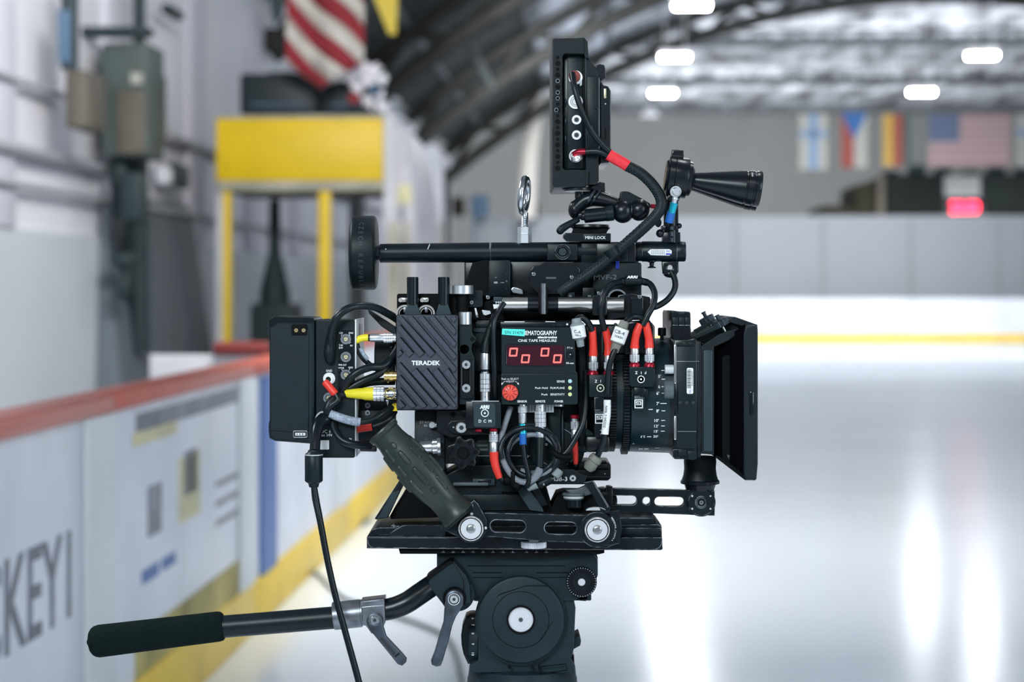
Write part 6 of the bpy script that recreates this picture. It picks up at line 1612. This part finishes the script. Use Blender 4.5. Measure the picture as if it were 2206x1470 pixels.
t = cable('lens_motor_cable', 'red booted cable rising in a loop through a black inline connector lettered white', [dict(p=[(1303, 712, 26), (1297, 690, 22), (1294, 660, 14), (1302, 630, 20), (1320, 612, 40), (1342, 607, 60)], r=6.8),
    dict(p=[(1384, 606, 60), (1400, 612, 50), (1410, 630, 36), (1408, 655, 22), (1396, 678, 16), (1384, 702, 16)], r=6.8)])
redplug(t, [(1304, 708, 28), (1308, 724, 30), (1311, 746, 30), (1311, 766, 30)], 1311, 762, 800, 30)
redplug(t, [(1379, 698, 18), (1372, 716, 18), (1368, 734, 22), (1367, 750, 24)], 1367, 746, 784, 24)
m = MB('black_rubber'); m.rod(1344, 606, 1384, 606, 10.5, 58, 3); m.use('black_satin').rod(1336, 607, 1346, 606, 8, 58, 1).rod(1382, 606, 1396, 609, 8, 58, 1)
m.use('white_print').text('ARRI', 1362, 597, 5.6, 47, w=24, bold=.05, shear=.15); m.build('inline_connector', t)
t = cable('lens_motor_cable', 'red booted cable from the right splitter box through the cream labelled sleeve', [dict(p=[(1394, 702, 22), (1384, 686, 24), (1366, 682, 20), (1352, 690, 10), (1344, 700, 4)], r=6.8),
    dict(p=[(1326, 752, -4), (1318, 770, -6), (1311, 800, -6), (1308, 850, -6)], r=6.4), dict(p=[(1303, 930, -6), (1300, 950, 0), (1292, 972, 8), (1286, 986, 16)], r=6.6)])
redplug(t, [(1391, 696, 22), (1395, 714, 22), (1398, 732, 24), (1399, 750, 24)], 1399, 746, 784, 24)
m = MB('ferrite_olive'); m.lathe((1346, 692, 0), (1322, 760, 0), [(0, 0), (0, 9), (2, 10), (14, 11), (16, 15), (50, 15.5), (52, 11), (70, 9), (72, 0)], 40)
m.use('white_label').lathe((1340.4, 708, 0), (1330, 737, 0), [(0, 15.4), (0, 16), (31, 16), (31, 15.4)], 40); m.use('ink').text('CB-4', 1335, 716, 8, -16.6, w=22, rot=-19).text('REASH', 1333, 726, 5, -16.6, w=18, rot=-19).text('......', 1330, 734, 4, -16.6, w=18, rot=-19); m.build('ferrite_sleeve', t)
m = MB('white_label'); m.tube([(1308, 862, -6), (1308, 890, -6), (1305, 915, -6), (1303, 936, -6)], 8, n=18); m.use('ink').text('REN', 1305.5, 882, 5, -14.4, rot=85, w=14).text('ZOOM 4', 1303.6, 908, 5, -14.2, rot=82, w=28); m.build('label_sleeve', t)
m = MB('ferrite_olive'); m.lathe((1288, 982, 16), (1264, 1016, 24), [(0, 7), (2, 13), (10, 15), (14, 15), (16, 13), (30, 14), (38, 10), (38, 0)], 32); m.build('plug_boot', t)
# coil under the tape box
t = thing('coiled_cables', 'coil of grey and black cables hanging under the measuring box', 'cable')
m = MB('cord_grey')
def ell(cx, cy, rx_, ry_, a0, a1, d, n=18): return [(cx + rx_ * math.cos(math.radians(a0 + (a1 - a0) * i / n)), cy - ry_ * math.sin(math.radians(a0 + (a1 - a0) * i / n)), d + 3 * math.sin(i)) for i in range(n + 1)]
m.tube([(1100, 878, 30), (1094, 896, 22), (1086, 920, 14), (1080, 944, 10), (1079, 965, 8), (1084, 992, 6), (1096, 1016, 2), (1112, 1034, 0), (1132, 1040, -2), (1150, 1034, -4), (1162, 1020, -6), (1163, 1010, -6)], 6.6, n=14)
m.tube(ell(1148, 978, 54, 42, 170, -120, 16), 6.4, n=14); m.build('grey_cord', t)
m = MB('cord_black')
m.tube(ell(1143, 976, 62, 60, 40, 400, 10, 26), 6, n=14)
m.tube(ell(1148, 976, 54, 52, 120, 420, 4, 24), 5.6, n=14)
m.tube(ell(1138, 972, 60, 50, -60, 200, 0, 18), 5.4, n=14)
m.tube([(1262, 800, 60), (1262, 860, 30), (1256, 910, 12), (1240, 944, 6), (1222, 972, 2), (1206, 984, 0), (1192, 980, 0)], 6.6, n=14)
m.build('black_cord', t)
m = MB('cord_grey'); m.tube([(1200, 992, 6), (1190, 1008, 4), (1176, 1020, 2), (1160, 1026, 0)], 4, n=12, flatten=1.6); m.build('label_flag', t)
m = MB('black_deep'); m.tube([(1190, 974, -6), (1208, 984, -6), (1230, 984, -2)], 6.5, n=12).box(1100, 1016, 1110, 1050, -8, 12, 3).ball(1092, 1036, 0, 11).ball(1112, 1048, 2, 11); m.build('cable_tie', t)
m = MB('ferrite_grey'); m.lathe((1206, 1012, 14), (1192, 1030, 12), [(0, 0), (0, 9), (4, 11), (18, 11), (20, 8), (20, 0)], 28); m.use('black_rubber').lathe((1188, 1032, 10), (1156, 1048, 6), [(0, 0), (0, 9), (4, 10), (30, 10), (34, 7), (36, 0)], 28); m.use('ferrite_grey').lathe((1156, 1045, 5), (1136, 1056, 3), [(0, 9), (6, 8), (22, 4), (23, 0)], 24); m.use('white_print').text('R', 1172, 1044, 4, -4); m.build('inline_connector', t)
t = cable('sensor_cable', 'thin black cable with a silver plug and blue sleeve in the sensor socket', [dict(p=[(1127, 958, -4), (1130, 985, -6), (1136, 1012, -8), (1139, 1036, -8), (1134, 1048, -4)], r=5.6)])
m = MB('bright_alu'); lemo(m, 1126, 912, 1125, 871, 10, 14, knurl=(.55, .9)); m.build('silver_plug', t)
m = MB('bright_alu'); m.rod(1126, 908, 1126, 918, 5, 10, .5).lathe((1126, 914, 8), (1126, 934, 6), [(0, 7), (0, 8), (20, 8), (20, 7)], 6).use('cyan_anod').lathe((1126, 914, 9), (1126, 936, 7), [(0, 0), (0, 9), (22, 9), (22, 0)], 24); m.build('cyan_collar', t)
m = MB('blue_sleeve'); m.rod(1126, 935, 1127, 960, 7.6, 2, 1); m.build('blue_sleeve', t)
t = cable('remote_cable', 'grey cable with a large knurled silver plug in the remote socket', [dict(p=[(1163, 1008, -4), (1156, 1022, -4), (1146, 1034, -2), (1132, 1040, 4)], r=7.4, m='cord_grey')])
m = MB('bright_alu'); lemo(m, 1164, 946, 1164, 871, 12.6, 12, knurl=(.34, .80)); m.build('silver_plug', t)
m = MB('black_rubber'); m.lathe((1164, 944, 10), (1162, 1012, -2), [(0, 0), (0, 11), (10, 11), (64, 8.5), (69, 0)], 28); m.build('boot', t)
t = cable('lens_cable', 'cable with a bright red boot hanging from the right socket of the ARRI box', [dict(p=[(1074, 1026, -2), (1084, 1036, 0), (1096, 1040, 6)], r=6.5)])
m = MB('bright_alu'); lemo(m, 1063, 976, 1063, 929, 10, -4, knurl=(.5, .86)); m.build('silver_plug', t)
m = MB('red_boot'); m.tube([(1064, 974, -4), (1065, 992, -4), (1069, 1010, -4), (1076, 1030, -2)], 9.5, n=20, radii=[10, 9.4, 8.4, 7]); m.build('red_boot', t)
t = cable('lens_cable', 'shaded cable with a dark red boot hanging left of the white label sleeve', [dict(p=[(1240, 992, 44), (1240, 1004, 46), (1238, 1014, 60)], r=5)])
m = MB('bright_alu'); lemo(m, 1238, 946, 1238, 900, 9, 40, knurl=(.45, .82)); m.use('red_anod').rod(1238, 894, 1238, 902, 9.5, 40, 1); m.build('silver_plug', t)
m = MB('red_boot'); m.tube([(1238, 942, 40), (1239, 960, 40), (1240, 980, 42), (1240, 1000, 44)], 6, n=18, radii=[6.5, 6.5, 6, 5.4]); m.build('red_boot', t)
# braided loom from the monitor
t = cable('monitor_cable', 'braided black cable loom with red tape running down from the monitor', [
    dict(p=[(1233, 158, 88), (1238, 190, 70), (1252, 236, 66), (1270, 276, 70), (1292, 306, 78), (1316, 330, 86)], r=6.4),
    dict(p=[(1262, 327, 92), (1286, 326, 88), (1302, 332, 86), (1316, 340, 86)], r=7)])
m = MB('red_anod'); m.tube([(1236, 334, 104), (1246, 328, 100), (1262, 327, 96)], 7, n=16); m.use('bright_alu').lathe((1244, 346, 104), (1238, 330, 100), [(0, 12), (3, 13.5), (6, 12), (9, 12), (12, 10), (12, 0)], 28); m.build('elbow_plug', t)
m = MB('red_tape'); m.tube([(1311, 333, 84), (1324, 341, 84), (1340, 350, 84), (1352, 358, 84)], 12.5, n=20, flatten=.75); m.build('red_tape', t)
m = MB('black_rubber')
loom = [(1350, 357, 86), (1378, 372, 84), (1404, 396, 80), (1422, 424, 78), (1424, 446, 76), (1412, 466, 74), (1386, 492, 72), (1352, 522, 68), (1322, 548, 62), (1290, 574, 56), (1256, 598, 54), (1226, 616, 52), (1204, 632, 56)]
m.tube(loom, 13, n=20, radii=[12, 12, 12, 12, 12, 12, 12, 11.5, 11, 10.5, 10, 10, 9.5], flatten=.8)
# braid crossings as raised threads
def loom_at(u):
    i = min(len(loom) - 2, int(u)); f = u - i
    g = lambda j: Vector(loom[max(0, min(len(loom) - 1, j))])
    p0, p1, p2, p3 = g(i - 1), g(i), g(i + 1), g(i + 2)
    return .5 * ((2 * p1) + (p2 - p0) * f + (2 * p0 - 5 * p1 + 4 * p2 - p3) * f * f + (3 * p1 - p0 - 3 * p2 + p3) * f ** 3)
m.use('slate_cap')
rad_ = [12, 12, 12, 12, 12, 12, 12, 11.5, 11, 10.5, 10, 10, 9.5]
for hnd in (-1, 1):
    for ph in range(6):
        pts_ = []
        for k in range(150):
            u = k / 149 * 12 * .995; p = loom_at(u); q_ = loom_at(min(12, u + .05)); tt = (q_ - p)
            if tt.length < 1e-6: tt = Vector((-1, 1, 0))
            tt.normalize(); nn = Vector((-tt.y, tt.x, 0)).normalized()
            a_ = hnd * u * 5.2 + ph * PI / 3; R_ = rad_[min(12, int(u))]
            pts_.append((p.x + nn.x * R_ * .99 * math.cos(a_), p.y + nn.y * R_ * .99 * math.cos(a_), p.z - R_ * .8 * math.sin(a_)))
        m.tube(pts_, .55, n=4, smooth=1)
m.build('braided_sleeve', t)
m = MB('box_green'); m.lathe((1314, 536, 60), (1326, 556, 60), [(0, 12), (0, 16), (18, 16), (18, 12)], 28); m.build('strap', t)
# silver and blue plug on the horn
t = cable('horn_cable', 'cable with a round silver elbow and cyan blue sleeve at the sensor horn', [dict(p=[(1440, 474, 84), (1438, 484, 90), (1440, 500, 110)], r=5)])
m = MB('bright_alu'); m.disc(1457, 413, 8.6, 50, 70, 1.5, 32).ring(1456, 413, 9, 12, 60, 72).rod(1457, 413, 1452, 440, 5.5, 66, .5, d1=74).rod(1455, 426, 1454, 430, 7, 70, .5); m.build('silver_elbow', t)
m = MB('cyan_anod'); m.rod(1453, 437, 1447, 458, 8, 72, .8, d1=78); m.use('blue_sleeve').rod(1447, 456, 1441, 480, 9, 80, 1, d1=84); m.build('blue_sleeve', t)
t = cable('horn_cable', 'black cable looping down from the front end of the top handle', [dict(p=[(1446, 586, 108), (1454, 604, 100), (1453, 624, 92), (1440, 644, 84), (1420, 658, 78), (1402, 664, 72)], r=6.6)])
# pieces of parts hang under their part
NEST = [('face_lettering', 'housing'), ('serial_tape', 'housing'), ('digit', 'display_window'), ('name_lettering', 'finned_case'), ('model_lettering', 'housing'),
        ('cage_holes', 'cage'), ('dial_numbers', 'drag_dial'), ('centre_bolt', 'drag_drum'), ('screw', 'slotted_arm'), ('screw', 'plate'), ('screw', 'pivot_cover'), ('sticker', 'housing'),
        ('sticker', 'front_tube'), ('barcode_label', 'filter_stage'), ('edge_rail', 'filter_stage'), ('scale_marks', 'focus_barrel'), ('scale_marks', 'plate'), ('maker_lettering', 'rosette_end'),
        ('lettering', 'base'), ('cam_screw', 'eccentric_cam'), ('port_lettering', 'rear_shell'), ('digits', 'display_case'), ('marking', 'horn'), ('usb_socket', 'shell'), ('power_tap', 'shell'),
        ('red_collar', 'housing'), ('toggle_switch', 'housing'), ('indicator_light', 'housing'), ('paper_tag', 'cord'), ('end_cap', 'rubber_sleeve'), ('thumb_screw', 'arm_bracket')]
def suffixless(n): return n.split('.')[0]
for r in ROOTS:
    for c_, p_ in NEST:
        par = next((o for o in r.children if suffixless(o.name) == p_), None)
        if par is None: continue
        for ch in list(r.children):
            if suffixless(ch.name) == c_ and not ch.children: ch.parent = par
def after_settle(): pass
settle()
after_settle()
